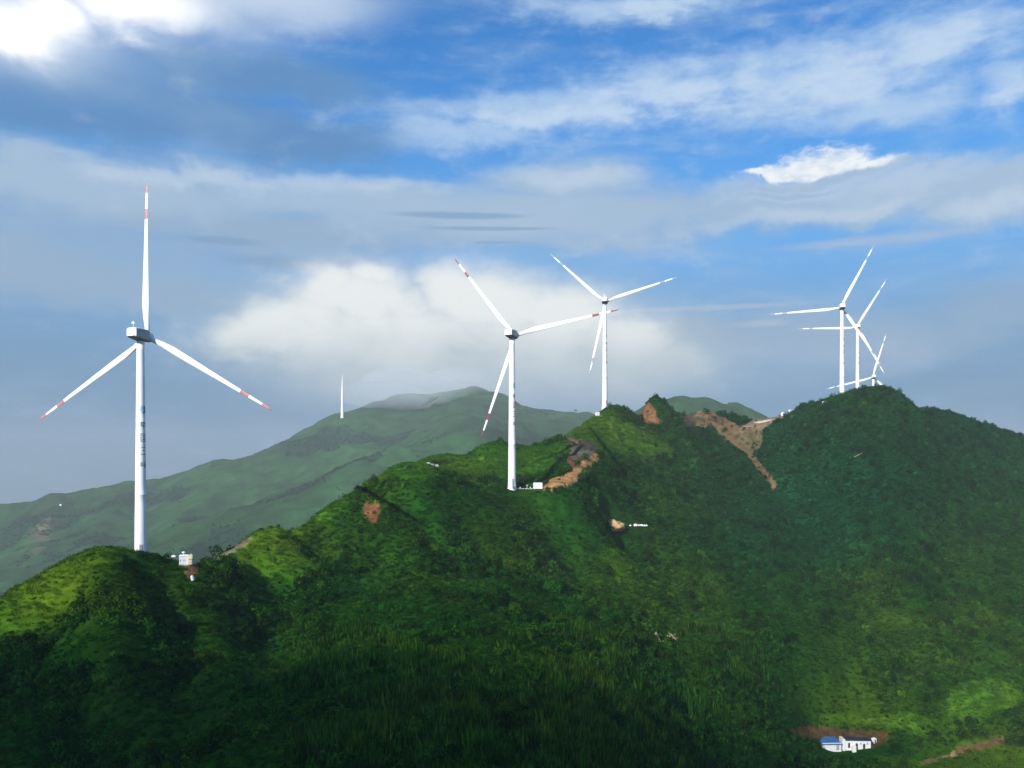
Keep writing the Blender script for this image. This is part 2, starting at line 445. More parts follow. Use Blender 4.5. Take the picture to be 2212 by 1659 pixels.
# ------------------------------------------------------------------ far hills
ridges = [
    # crest, slope of the sides
    ([(-400, 1078, 980), (-150, 1082, 1000), (0, 1091, 1000), (40, 1090, 1002), (80, 1098, 1010), (130, 1075, 1020), (180, 1066, 1040), (240, 1059, 1050), (280, 1052, 1060), (306, 1060, 1068), (330, 1044, 1080), (370, 1041, 1090), (420, 1041, 1100),
      (450, 1022, 1105), (480, 1004, 1115), (503, 1006, 1118), (516, 1014, 1120), (560, 1005, 1130), (600, 985, 1140), (640, 962, 1150), (690, 937, 1160), (740, 916, 1170), (790, 888, 1200), (830, 865, 1250), (870, 853, 1280), (910, 853, 1300), (960, 848, 1310), (1020, 841, 1290), (1060, 851, 1280), (1130, 878, 1260),
      (1170, 884, 1250), (1220, 890, 1240), (1270, 893, 1230), (1340, 920, 1220), (1500, 980, 1200)], .50),
    ([(1020, 841, 1290), (1010, 880, 1130), (985, 925, 1000), (950, 955, 900)], .55),
    ([(560, 1100, 760), (640, 1068, 780), (731, 1030, 800), (805, 992, 830), (870, 970, 860), (944, 949, 890), (1030, 930, 930), (1120, 915, 1000), (1250, 905, 1080)], .5),
    ([(240, 1215, 700), (320, 1173, 730), (405, 1145, 760), (506, 1117, 790), (640, 1083, 830), (720, 1050, 880), (800, 1010, 960), (830, 960, 1060)], .42),
    ([(120, 1080, 1020), (105, 1130, 930), (85, 1190, 840), (75, 1270, 740)], .55),
    ([(280, 1056, 1060), (240, 1120, 930), (190, 1200, 800), (150, 1290, 690)], .5),
    ([(480, 1006, 1115), (470, 1060, 980), (440, 1100, 890)], .5),
    ([(-300, 1190, 800), (-100, 1220, 760), (20, 1265, 720), (90, 1300, 680)], .5),
    ([(1360, 905, 860), (1400, 884, 850), (1432, 869, 845), (1470, 861, 850), (1490, 865, 852), (1506, 863, 850), (1525, 862, 850), (1570, 873, 845), (1605, 888, 840), (1640, 910, 835), (1700, 950, 830), (1800, 1010, 820)], .62),
]


FS = 1.8     # the far range stands this much farther than first sketched


def far_ground(x, y):
    x = x / FS; y = y / FS
    h = np.full(x.shape, -150.0)
    wx = x + (fbm(x / 120, y / 120, 71, 3) - .5) * 60; wy = y + (fbm(x / 120, y / 120, 72, 3) - .5) * 60
    for line, sl in ridges:
        pts = np.array([at(*p) for p in line])
        best = np.full(x.shape, -1e9)
        for a, b in zip(pts[:-1], pts[1:]):
            v = b - a
            for (qx, qy, blend) in ((x, y, 0), (wx, wy, 1)):
                t = np.clip(((qx - a[0]) * v[0] + (qy - a[1]) * v[1]) / (v[0] ** 2 + v[1] ** 2), 0, 1)
                dist = np.hypot(qx - a[0] - t * v[0], qy - a[1] - t * v[1])
                if blend == 0: d0, t0 = dist, t
                else: d1, t1 = dist, t
            k = sstep(20, 120, d0)
            dist = d0 * (1 - k) + d1 * k
            hh = a[2] + t0 * v[2] - sl * (np.sqrt(dist ** 2 + 14 ** 2) - 14) * (1 - .12 * sstep(60, 300, dist))
            best = np.maximum(best, hh)
        kk = 8.0
        m = np.maximum(h, best); h = m + kk * np.log1p(np.exp(-np.abs(h - best) / kk)) * np.where(np.abs(h - best) < 60, 1, 0) - kk * 0.0 * m
    g = 1 - np.abs(2 * fbm(x / 70, y / 110, 75, 4) - 1)
    h = h + (g - .75) * 12 + (fbm(x / 22, y / 22, 78, 3) - .5) * 2.5
    return h * FS


MAT_FAR = terrain_mat('far_hill_ground', 3, .03)
NU2, NV2 = 900, 300


def wood_at(x, y):
    q = fbm(x / 150, y / 150, 81, 5) - .16 * (1 - np.abs(2 * fbm(x / FS / 70, y / FS / 110, 75, 4) - 1)) + .08
    return sstep(.50, .62, q) * (1 - sstep(.14, .2, x / y))


U, D = np.meshgrid(np.linspace(-1.0, 1.0, NU2), np.geomspace(900, 4300, NV2))
X, Y = U * D, D
Z = far_ground(X, Y)
px = CX + F * X / Y; py = HY - F * Z / Y
wood = wood_at(X, Y)
fc = lerp((.020, .070, .019), (.010, .042, .018), wood)
bare = blob(px, py, 95, 1150, 22, 60, 10) * .7 * (fbm(X / 45, Y / 45, 83, 3) > .45)
fc = lerp(fc, (.15, .12, .07), np.clip(bare, 0, 1))
far = big_mesh('far_hills', np.stack([X, Y, Z], -1).reshape(-1, 3), grid_faces(NU2, NV2), MAT_FAR, fc.reshape(-1, 3))
tag(far, kind='structure')

# valley floor out to the horizon
n = 60
gx, gy = np.meshgrid(np.linspace(-4800, 4800, n), np.linspace(-2600, 5000, n))
vz = np.full(gx.shape, -285.0) + (fbm(gx / 600, gy / 600, 90, 3) - .5) * 30
vf = big_mesh('valley_floor', np.stack([gx, gy, vz], -1).reshape(-1, 3), grid_faces(n, n), MAT_FAR, np.tile(np.array([[.035, .075, .026]]), (n * n, 1)))
tag(vf, kind='structure')

# ------------------------------------------------------------------ plants that are scattered as ground cover
PLANTS = {}


def plant_collection(key, builders, mat):
    c = bpy.data.collections.new(key)
    for i, (v, f) in enumerate(builders):
        me = bpy.data.meshes.new('%s_%02d' % (key, i)); me.from_pydata([tuple(q) for q in v], [], f); me.materials.append(mat); me.update()
        o = bpy.data.objects.new('%s_%02d' % (key, i), me); c.objects.link(o)
    PLANTS[key] = c
    return c


def bush_geo(seed, n=150, leaf=.3, squash=.8):
    r = random.Random(seed)
    lobes = [(Vector((r.uniform(-.5, .5), r.uniform(-.5, .5), r.uniform(.15, .6))), r.uniform(.35, .62)) for _ in range(5)]
    V, Fc = [], []
    for _ in range(n):
        c, rad = r.choice(lobes)
        d = Vector((r.gauss(0, 1), r.gauss(0, 1), r.gauss(.35, 1))).normalized()
        p = c + d * rad * r.uniform(.75, 1.08); p.z *= squash
        if p.z < -.05: p.z = -.05 + r.random() * .2
        nrm = (d + Vector((r.gauss(0, .45), r.gauss(0, .45), r.gauss(.25, .45)))).normalized()
        t = nrm.orthogonal().normalized(); b = nrm.cross(t)
        a = r.uniform(0, 6.28); t, b = t * math.cos(a) + b * math.sin(a), b * math.cos(a) - t * math.sin(a)
        s = leaf * r.uniform(.6, 1.25)
        k = len(V)
        V += [p - t * s * .55, p + b * s * .32 - t * s * .05, p + t * s * .6, p - b * s * .32 + t * s * .05]
        Fc.append((k, k + 1, k + 2, k + 3))
    return V, Fc


def tuft_geo(seed, n, h, spread, width, lean=.35):
    r = random.Random(seed); V, Fc = [], []
    for _ in range(n):
        a = r.uniform(0, 6.28); rr = spread * math.sqrt(r.random())
        p = Vector((rr * math.cos(a), rr * math.sin(a), -.05))
        a2 = r.uniform(0, 6.28); ln = r.random() ** 1.5 * lean
        hh = h * r.uniform(.55, 1.15); d = Vector((math.cos(a2), math.sin(a2), 0))
        a3 = r.uniform(0, 6.28); s = Vector((math.cos(a3), math.sin(a3), 0)) * width * r.uniform(.6, 1.2)
        k = len(V)
        m1 = p + Vector((0, 0, hh * .5)) + d * hh * ln * .3; tip = p + Vector((0, 0, hh * (1 - ln * .35))) + d * hh * ln
        V += [p - s * .6, p + s * .6, m1 + s, m1 - s, tip]
        Fc += [(k, k + 1, k + 2, k + 3), (k + 3, k + 2, k + 4)]
    return V, Fc


LEAF = leaf_mat('leaf', .25, .5); BLADE = leaf_mat('grass_blade', .3, .6)
plant_collection('shrub_plants', [bush_geo(i, 190, .26, .85) for i in range(5)] + [bush_geo(20 + i, 170, .24, 1.2) for i in range(3)], LEAF)
plant_collection('reed_plants', [tuft_geo(40 + i, 26, 1., .62, .07, .45) for i in range(4)], BLADE)
plant_collection('grass_plants', [tuft_geo(60 + i, 46, .62, 1.1, .045, .7) for i in range(4)], BLADE)


def scatter(name, key, P, scale, tint, kinds, tilt=.15, label=None):
    n = len(P)
    me = bpy.data.meshes.new(name); me.vertices.add(n)
    me.vertices.foreach_set('co', P.astype(np.float32).ravel())
    for nm, typ, fld, arr in (('rot', 'FLOAT_VECTOR', 'vector', np.stack([rng.normal(0, tilt, n), rng.normal(0, tilt, n), rng.uniform(0, 6.283, n)], 1)),
                              ('size', 'FLOAT_VECTOR', 'vector', scale), ('which', 'INT', 'value', kinds),
                              ('tint', 'FLOAT_COLOR', 'color', np.concatenate([tint, np.ones((n, 1))], 1))):
        a = me.attributes.new(nm, typ, 'POINT')
        a.data.foreach_set(fld, np.ascontiguousarray(arr, dtype=np.int32 if typ == 'INT' else np.float32).ravel())
    o = bpy.data.objects.new(name, me); COL.objects.link(o)
    ng = bpy.data.node_groups.new(name + '_planting', 'GeometryNodeTree')
    ng.interface.new_socket('Geometry', in_out='INPUT', socket_type='NodeSocketGeometry')
    ng.interface.new_socket('Geometry', in_out='OUTPUT', socket_type='NodeSocketGeometry')
    N = ng.nodes; L = ng.links
    gi = N.new('NodeGroupInput'); go = N.new('NodeGroupOutput')
    ci = N.new('GeometryNodeCollectionInfo'); ci.inputs['Collection'].default_value = PLANTS[key]
    ci.inputs['Separate Children'].default_value = True; ci.inputs['Reset Children'].default_value = True
    ip = N.new('GeometryNodeInstanceOnPoints'); ip.inputs['Pick Instance'].default_value = True

    def attr(nm, typ):
        a = N.new('GeometryNodeInputNamedAttribute'); a.data_type = typ; a.inputs['Name'].default_value = nm; return a.outputs['Attribute']
    L.new(gi.outputs[0], ip.inputs['Points']); L.new(ci.outputs[0], ip.inputs['Instance'])
    L.new(attr('which', 'INT'), ip.inputs['Instance Index'])
    L.new(attr('rot', 'FLOAT_VECTOR'), ip.inputs['Rotation']); L.new(attr('size', 'FLOAT_VECTOR'), ip.inputs['Scale'])
    L.new(ip.outputs[0], go.inputs[0])
    md = o.modifiers.new('planting', 'NODES'); md.node_group = ng
    tag(o, label, None, None, 'stuff')
    return o


def random_ground(n, d0, d1, ulim=.68):
    d = np.sqrt(rng.uniform(d0 ** 2, d1 ** 2, n)); u = rng.uniform(-ulim, ulim, n)
    return u * d, d


# clearings around built things (x, y, radius)
CLEAR = []

# ------------------------------------------------------------------ materials of built things
WHITE = simple_mat('white_paint', (.86, .86, .85), .38, 0, .05, .25)
WHITE2 = simple_mat('white_sheet', (.82, .81, .79), .6, 0, .1, 1.5)
REDBAND = simple_mat('red_band_paint', (.52, .19, .20), .5, 0, .25, 1.5)
GREYBAND = simple_mat('haze_tinted_band', (.30, .36, .44), .5, 0, .2, 1.5)  # red bands of the farther turbines, distance haze mixed into the colour
DARKBAND = simple_mat('dark_red_band_paint', (.22, .05, .045), .5, 0, .25, 1.5)
GREYSIDE = simple_mat('grey_panel_and_shade', (.33, .355, .36), .5, 0, .3, 1.2)
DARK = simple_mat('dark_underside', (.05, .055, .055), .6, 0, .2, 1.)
INK = simple_mat('black_lettering', (.03, .035, .04), .6, 0, .1, 2.)
BLUE = simple_mat('blue_emblem', (.02, .16, .33), .5, 0, .3, 3.)
TEAL = simple_mat('pale_blue_emblem', (.35, .66, .80), .5, 0, .2, 3.)
CREAM = simple_mat('cream_woven', (.62, .52, .36), .8, 0, .25, 3., .4)
CONC = simple_mat('pale_concrete', (.48, .45, .41), .8, 0, .25, 1., .4)
ROCK = simple_mat('pale_rock', (.42, .43, .42), .85, 0, .35, 2., .7)
CLAY = simple_mat('tan_clay', (.52, .31, .13), .9, 0, .45, .7, .8)
DEADWOOD = simple_mat('bleached_wood', (.46, .36, .23), .85, 0, .35, 2., .5)
BARK = simple_mat('bark', (.09, .07, .05), .9, 0, .3, 2., .5)
ROOFBLUE = simple_mat('blue_roof_sheet', (.045, .16, .36), .55, 0, .2, .8)
ROOFDARK = simple_mat('dark_blue_roof', (.02, .035, .08), .6, 0, .2, .8)
DOORGREEN = simple_mat('dark_doorway', (.03, .05, .03), .7, 0, .3, 1.)
STEEL = simple_mat('grey_steel', (.33, .34, .35), .4, .6, .15, 2.)


def own_leaf(name, col):
    m, g = new_mat(name)
    geo = g.n('ShaderNodeNewGeometry')
    v = g.remap(geo.outputs['Random Per Island'], 0, 1, .6, 1.45, False)
    c = g.mix(1., col, g.n('ShaderNodeCombineColor', i_0=v, i_1=v, i_2=v).outputs[0], 'MULTIPLY')
    d = g.n('ShaderNodeBsdfPrincipled', i_Base_Color=c, i_Roughness=.75); d.inputs['Specular IOR Level'].default_value = 0
    tr = g.n('ShaderNodeBsdfTranslucent', i_Color=c)
    mx = g.n('ShaderNodeMixShader', i_0=.3, i_1=d.outputs[0], i_2=tr.outputs[0])
    g.t.links.new(mx.outputs[0], g.n('ShaderNodeOutputMaterial').inputs[0])
    return m


LEAF_DARK = own_leaf('shrub_leaf', (.030, .062, .014)); LEAF_FAR = own_leaf('tree_leaf', (.022, .05, .02))

# ------------------------------------------------------------------ wind turbine
HUB, BL = 57.4, 40.0
R_TOP, R_BASE = .95, 1.50


def tower_r(z): return R_BASE + (R_TOP - R_BASE) * max(0, min(1, z / (HUB - 1.5)))


def lathe(bm, prof, seg=40, mi=0):
    rings = []
    for r_, z in prof:
        rings.append([bm.verts.new((r_ * math.cos(2 * math.pi * k / seg), r_ * math.sin(2 * math.pi * k / seg), z)) for k in range(seg)])
    for a, b in zip(rings[:-1], rings[1:]):
        for k in range(seg):
            f = bm.faces.new((a[k], a[(k + 1) % seg], b[(k + 1) % seg], b[k])); f.material_index = mi
    f = bm.faces.new(rings[-1]); f.material_index = mi
    f = bm.faces.new(list(reversed(rings[0]))); f.material_index = mi
    return rings


def box(bm, lo, hi, bev=0, mi=0, seg=2):
    b2 = bmesh.new(); bmesh.ops.create_cube(b2, size=1)
    s = [hi[i] - lo[i] for i in range(3)]; c = [(hi[i] + lo[i]) / 2 for i in range(3)]
    for v in b2.verts: v.co = Vector((v.co[i] * s[i] + c[i] for i in range(3)))
    if bev: bmesh.ops.bevel(b2, geom=list(b2.edges), offset=bev, segments=seg, affect='EDGES', profile=.6)
    for f in b2.faces: f.material_index = mi
    t = bpy.data.meshes.new('tmp'); b2.to_mesh(t); b2.free(); bm.from_mesh(t); bpy.data.meshes.remove(t)


def rod(bm, a, b, r0, r1=None, seg=8, mi=0):
    a = Vector(a); b = Vector(b); r1 = r0 if r1 is None else r1
    d = (b - a).normalized(); t = d.orthogonal().normalized(); u = d.cross(t)
    A = [bm.verts.new(a + (t * math.cos(k * 6.28318 / seg) + u * math.sin(k * 6.28318 / seg)) * r0) for k in range(seg)]
    B = [bm.verts.new(b + (t * math.cos(k * 6.28318 / seg) + u * math.sin(k * 6.28318 / seg)) * r1) for k in range(seg)]
    for k in range(seg):
        f = bm.faces.new((A[k], A[(k + 1) % seg], B[(k + 1) % seg], B[k])); f.material_index = mi
    for ring in (list(reversed(A)), B):
        f = bm.faces.new(ring); f.material_index = mi


def lump(bm, c, r, sc=(1, 1, 1), amp=.2, seed=0, sub=3, mi=0, flat=None):
    rr = random.Random(seed); ph = [rr.uniform(0, 6.28) for _ in range(6)]
    b2 = bmesh.new(); bmesh.ops.create_icosphere(b2, subdivisions=sub, radius=1)
    for v in b2.verts:
        p = v.co
        k = 1 + amp * (math.sin(3 * p.x + ph[0]) * math.sin(2.7 * p.y + ph[1]) + .6 * math.sin(5.1 * p.z + ph[2] + 2 * p.x) * math.sin(4.3 * p.y + ph[3]) + .35 * math.sin(9 * p.x + ph[4]) * math.sin(8 * p.z + ph[5]))
        v.co = Vector((p.x * k * sc[0] * r + c[0], p.y * k * sc[1] * r + c[1], p.z * k * sc[2] * r + c[2]))
        if flat is not None and v.co.z < flat: v.co.z = flat
    for f in b2.faces: f.material_index = mi; f.smooth = True
    t = bpy.data.meshes.new('tmp'); b2.to_mesh(t); b2.free(); bm.from_mesh(t); bpy.data.meshes.remove(t)


# glyph strokes, each (x0, y0, x1, y1) in a unit square, y down
GLYPHS = [
    [(.08, .22, .16, .70), (.84, .22, .92, .70), (.08, .20, .92, .29), (.08, .62, .92, .71), (.46, 0, .54, 1)],
    [(.04, .02, .12, 1), (.88, .02, .96, 1), (.04, .02, .96, .09), (.04, .91, .96, 1), (.26, .24, .74, .31), (.28, .47, .72, .54), (.24, .72, .76, .79), (.46, .24, .54, .79), (.6, .58, .68, .68)],
    [(.12, .04, .88, .11), (.2, .40, .8, .47), (.04, .84, .96, .92)],
    [(.02, .30, .09, .78), (.16, .12, .23, .78), (.30, .30, .37, .78), (.02, .72, .37, .80), (.44, .20, .98, .27), (.44, .52, .98, .59), (.68, 0, .75, .62), (.52, .30, .58, .46), (.86, .30, .92, .46), (.56, .60, .68, .98), (.76, .60, .92, .98)],
]
GLYPH_Z = [(22.1, 24.0), (25.3, 27.4), (28.7, 30.9), (32.3, 34.1)]
LETTER_AZ0, LETTER_AZ1 = 12, 98          # degrees round the tower, measured to the right of its front


def wrap_quad(bm, x0, x1, z0, z1, off=.012, mi=0, n=5):
    az0, az1 = (LETTER_AZ0 + (LETTER_AZ1 - LETTER_AZ0) * x for x in (x0, x1))
    rows = []
    for z in (z0, z1):
        r_ = tower_r(z) + off
        rows.append([bm.verts.new((r_ * math.sin(R(az0 + (az1 - az0) * k / n)), -r_ * math.cos(R(az0 + (az1 - az0) * k / n)), z)) for k in range(n + 1)])
    for k in range(n):
        f = bm.faces.new((rows[0][k], rows[0][k + 1], rows[1][k + 1], rows[1][k])); f.material_index = mi


def blade_mesh(band):
    # station: r, chord, thickness, twist(deg)
    st = [(.9, 1.25, 1.25, 0), (2.2, 1.25, 1.2, 2), (5, 1.55, .75, 8), (8.5, 1.95, .5, 9), (13, 1.75, .38, 6), (20, 1.38, .27, 3), (27, 1.06, .2, 1.5),
          (30.8, .90, .17, 1), (30.81, .90, .17, 1), (33.5, .78, .15, 1), (33.51, .78, .15, 1), (37.7, .60, .11, 0), (37.71, .60, .11, 0), (39.9, .42, .08, 0), (40.8, .16, .04, 0)]
    V, Fc, mi = [], [], []
    K = 14
    for (r_, c, t, tw) in st:
        off = -.10 * (c - 1.25) if r_ < 9 else -.06 * c + .07
        for k in range(K):
            a = 2 * math.pi * k / K
            x = math.cos(a) * c / 2; y = math.sin(a) * t / 2 * (1 - .35 * math.cos(a) * (1 if r_ > 4 else 0))
            x += off - .16 * c * (1 if r_ > 4 else 0)
            ct, s_ = math.cos(R(tw)), math.sin(R(tw))
            V.append((x * ct - y * s_, x * s_ + y * ct + .0012 * r_ * r_ * .35, r_))
    for i in range(len(st) - 1):
        rm = (st[i][0] + st[i + 1][0]) / 2
        b = 1 if (30.8 <= rm <= 33.5 or rm > 37.7) else 0
        for k in range(K):
            Fc.append((i * K + k, i * K + (k + 1) % K, (i + 1) * K + (k + 1) % K, (i + 1) * K + k)); mi.append(b)
    Fc.append(tuple((len(st) - 1) * K + k for k in range(K))); mi.append(1)
    Fc.append(tuple(reversed(range(K)))); mi.append(0)
    me = bpy.data.meshes.new('blade'); me.from_pydata(V, [], Fc); me.materials.append(WHITE); me.materials.append(band)
    me.polygons.foreach_set('material_index', np.array(mi, np.int32)); me.polygons.foreach_set('use_smooth', np.ones(len(Fc), bool)); me.update()
    return me


def place_turbine_parts():
    t = empty('wind_turbine', (0, 0, 0))
    bm = bmesh.new()
    prof = []
    for k in range(0, 25):
        z = (HUB - 1.55) * k / 24; prof.append((tower_r(z), z))
        if k in (7, 15): prof += [(tower_r(z) + .012, z + .02), (tower_r(z) + .012, z + .16), (tower_r(z), z + .18)]
    prof = [(R_BASE + .25, -6), (R_BASE + .25, .25), (R_BASE + .02, .26)] + prof[1:]
    lathe(bm, prof, 48)
    bm_obj('tower', bm, WHITE, t, True)
    # door with steps
    bm = bmesh.new()
    r_ = R_BASE
    for a0, a1, z0, z1, off, mi in ((26, 58, 1.1, 3.6, .03, 0), (29, 55, 1.2, 3.5, .045, 1)):
        rows = []
        for z in (z0, z1):
            rows.append([bm.verts.new(((tower_r(z) + off) * math.sin(R(a0 + (a1 - a0) * k / 6)), -(tower_r(z) + off) * math.cos(R(a0 + (a1 - a0) * k / 6)), z)) for k in range(7)])
        for k in range(6):
            f = bm.faces.new((rows[0][k], rows[0][k + 1], rows[1][k + 1], rows[1][k])); f.material_index = mi
    d = bm_obj('door', bm, [STEEL, GREYSIDE], t)
    bm = bmesh.new()
    for k in range(4): box(bm, (-.5, -.3 * k - .3, 0), (.5, -.3 * k - .003, 1.05 - .25 * k), 0)
    for sx in (-.48, .48):
        rod(bm, (sx, -1.2, 0.3), (sx, -1.2, 1.3), .03); rod(bm, (sx, -1.2, 1.28), (sx, -.05, 2.1), .03)
    s = bm_obj('steps', bm, STEEL, t); s.rotation_euler = (0, 0, R(42)); s.location = ((r_ + .24) * math.sin(R(42)), -(r_ + .24) * math.cos(R(42)), 0)
    # lettering
    for g_, (zt, zb) in zip(GLYPHS, GLYPH_Z):
        H_ = zb - zt
        bm = bmesh.new()
        if len(g_) == 3:                       # three separate bars
            for x0, y0, x1, y1 in g_:
                wrap_quad(bm, x0, x1, HUB - zt - y1 * H_, HUB - zt - y0 * H_); bm_obj('character_bar', bm, INK, t); bm = bmesh.new()
            bm.free(); continue
        for x0, y0, x1, y1 in g_: wrap_quad(bm, x0, x1, HUB - zt - y1 * H_, HUB - zt - y0 * H_)
        bmesh.ops.remove_doubles(bm, verts=bm.verts, dist=.0005); bm_obj('written_character', bm, INK, t)
    bm = bmesh.new()
    zt, zb = 18.0, 20.2
    n = 26
    for i in range(n):
        for j in range(n):
            x = (i + .5) / n; y = (j + .5) / n; dx, dy = x - .5, y - .5
            if (dx * dx + dy * dy) > .25: continue
            c = 1 if (dx + dy * .35 < .05 + .10 * math.sin(dy * 9)) else 0
            wrap_quad(bm, i / n, (i + 1) / n, HUB - zt - (j + 1) / n * (zb - zt), HUB - zt - j / n * (zb - zt), .012, c, 1)
    bm_obj('emblem', bm, [BLUE, TEAL], t)
    # tapering nacelle shell; shade painted in as grey right side, dark belly
    bm = bmesh.new()
    sec = [(-4.3, 1.15, 1.15, .1), (-4.0, 1.55, 1.5, .05), (-2.2, 1.75, 1.75, 0), (1.0, 1.75, 1.75, 0), (2.0, 1.55, 1.6, 0), (2.25, 1.3, 1.35, 0)]
    rings = []
    for y, w, h, up in sec:
        ring = []
        for k in range(24):
            a = 2 * math.pi * k / 24; e = .38
            cx, sx = math.cos(a), math.sin(a)
            x = w * math.copysign(abs(cx) ** e, cx); z = h * math.copysign(abs(sx) ** e, sx)
            if z < 0 and y < -2: z *= .82
            ring.append(bm.verts.new((x, y, z + up)))
        rings.append(ring)
    for i in range(len(rings) - 1):
        for k in range(24):
            f = bm.faces.new((rings[i][k], rings[i][(k + 1) % 24], rings[i + 1][(k + 1) % 24], rings[i + 1][k]))
            a = 2 * math.pi * (k + .5) / 24
            f.material_index = 0
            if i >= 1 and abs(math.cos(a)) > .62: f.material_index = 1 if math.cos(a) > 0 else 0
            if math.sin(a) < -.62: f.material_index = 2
    bm.faces.new(list(reversed(rings[0]))); bm.faces.new(rings[-1])
    bmesh.ops.recalc_face_normals(bm, faces=bm.faces)
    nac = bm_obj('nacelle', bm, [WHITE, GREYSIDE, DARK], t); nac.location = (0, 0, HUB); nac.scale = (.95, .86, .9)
    bm = bmesh.new()
    box(bm, (1.70, -1.7, .5), (1.79, 1.1, .72), .02); box(bm, (1.70, -1.9, -.75), (1.79, .9, -.35), .02)
    lv = bm_obj('vent_louvre', bm, STEEL, nac)
    bm = bmesh.new()
    rod(bm, (0, -3.2, 1.6), (0, -3.2, 2.9), .06); rod(bm, (-.35, -3.2, 2.7), (.35, -3.2, 2.7), .05)
    lump(bm, (-.3, -3.2, 2.95), .26, amp=.02, sub=2); lump(bm, (.3, -3.2, 2.9), .2, amp=.02, sub=2); lump(bm, (0, -3.2, 3.2), .28, amp=.02, sub=2)
    bm_obj('wind_sensor', bm, WHITE, nac)
    # hub
    bm = bmesh.new()
    seg = 28; prev = None
    for y, r_ in ((2.2, 1.2), (2.3, 1.4), (3.6, 1.4), (4.2, 1.15), (4.6, .75), (4.8, .25)):
        ring = [bm.verts.new((r_ * math.cos(2 * math.pi * k / seg), y, r_ * math.sin(2 * math.pi * k / seg))) for k in range(seg)]
        if prev:
            for k in range(seg): bm.faces.new((prev[k], prev[(k + 1) % seg], ring[(k + 1) % seg], ring[k]))
        else: bm.faces.new(ring)
        prev = ring
    bm.faces.new(prev); bmesh.ops.recalc_face_normals(bm, faces=bm.faces)
    hb = bm_obj('hub', bm, WHITE, t, True); hb.location = (0, -.3, HUB)
    for k in range(3):
        b = bpy.data.objects.new('blade', BLADE_MESH['red']); COL.objects.link(b); b.parent = t
        b.location = (0, 2.7, HUB); b.rotation_euler = (0, R(120 * k), 0)
    return t


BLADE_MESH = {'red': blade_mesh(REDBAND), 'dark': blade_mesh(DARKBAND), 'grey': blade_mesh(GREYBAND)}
proto = place_turbine_parts()


def copy_tree(o, parent=None):
    c = o.copy(); COL.objects.link(c); c.parent = parent
    for ch in list(o.children): copy_tree(ch, c)
    return c


# tower px, distance, hub py, yaw, rotor angle, band, label
TURB = [
    (303.5, 228, 724, 15, -1.0, 'red', 'white wind turbine with red blade bands, standing alone on the left foreground hill'),
    (1105.5, 330, 722, 24, 80.8, 'dark', 'white wind turbine on the levelled green pad in the centre, beside an orange earth cut'),
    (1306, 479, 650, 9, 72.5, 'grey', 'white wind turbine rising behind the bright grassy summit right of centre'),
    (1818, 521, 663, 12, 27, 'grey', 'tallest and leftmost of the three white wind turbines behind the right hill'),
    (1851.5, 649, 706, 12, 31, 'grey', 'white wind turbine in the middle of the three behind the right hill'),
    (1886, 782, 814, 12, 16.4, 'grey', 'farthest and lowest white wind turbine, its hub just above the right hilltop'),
]
for i, (tpx, d, hpy, yaw, rot, band, lab) in enumerate(TURB):
    o = proto if i == 0 else copy_tree(proto)
    p = at(tpx, hpy, d)
    o.location = (p[0], p[1], p[2] - HUB); o.rotation_euler = (0, 0, R(-yaw))
    tag(o, lab, 'wind turbine', 'white wind turbines along the ridge')
    k = 0
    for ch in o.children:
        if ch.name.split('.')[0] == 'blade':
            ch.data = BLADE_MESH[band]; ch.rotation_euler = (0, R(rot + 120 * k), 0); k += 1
        if ch.name.split('.')[0] in ('written_character', 'character_bar', 'emblem'):
            ch.rotation_euler = (0, 0, R(yaw - (-8 if i == 0 else 0)))
    CLEAR.append((p[0], p[1], 4.5))

# lone far tower on the misty slope
p = at(739, 919, 1172 * FS)
t = empty('turbine_tower', (p[0], p[1], float(far_ground(np.array([p[0]]), np.array([p[1]]))[0]) - 1))
bm = bmesh.new(); lathe(bm, [(4.1, -8), (4.0, 0), (3.4, 14), (2.7, 36), (2.1, 63), (1.2, 85), (.25, 104)], 24); bm_obj('mast', bm, WHITE, t, True)
bm = bmesh.new(); lathe(bm, [(5.4, -8), (5.4, .6), (5.0, .8)], 24); bm_obj('foundation', bm, CONC, t)
tag(t, 'faint slender white mast far off on the misty hillside left of centre', 'mast')


# ------------------------------------------------------------------ cabinets, sacks and other small things
def ground_at_px(px, d): return at(px, HY, d)[:2]


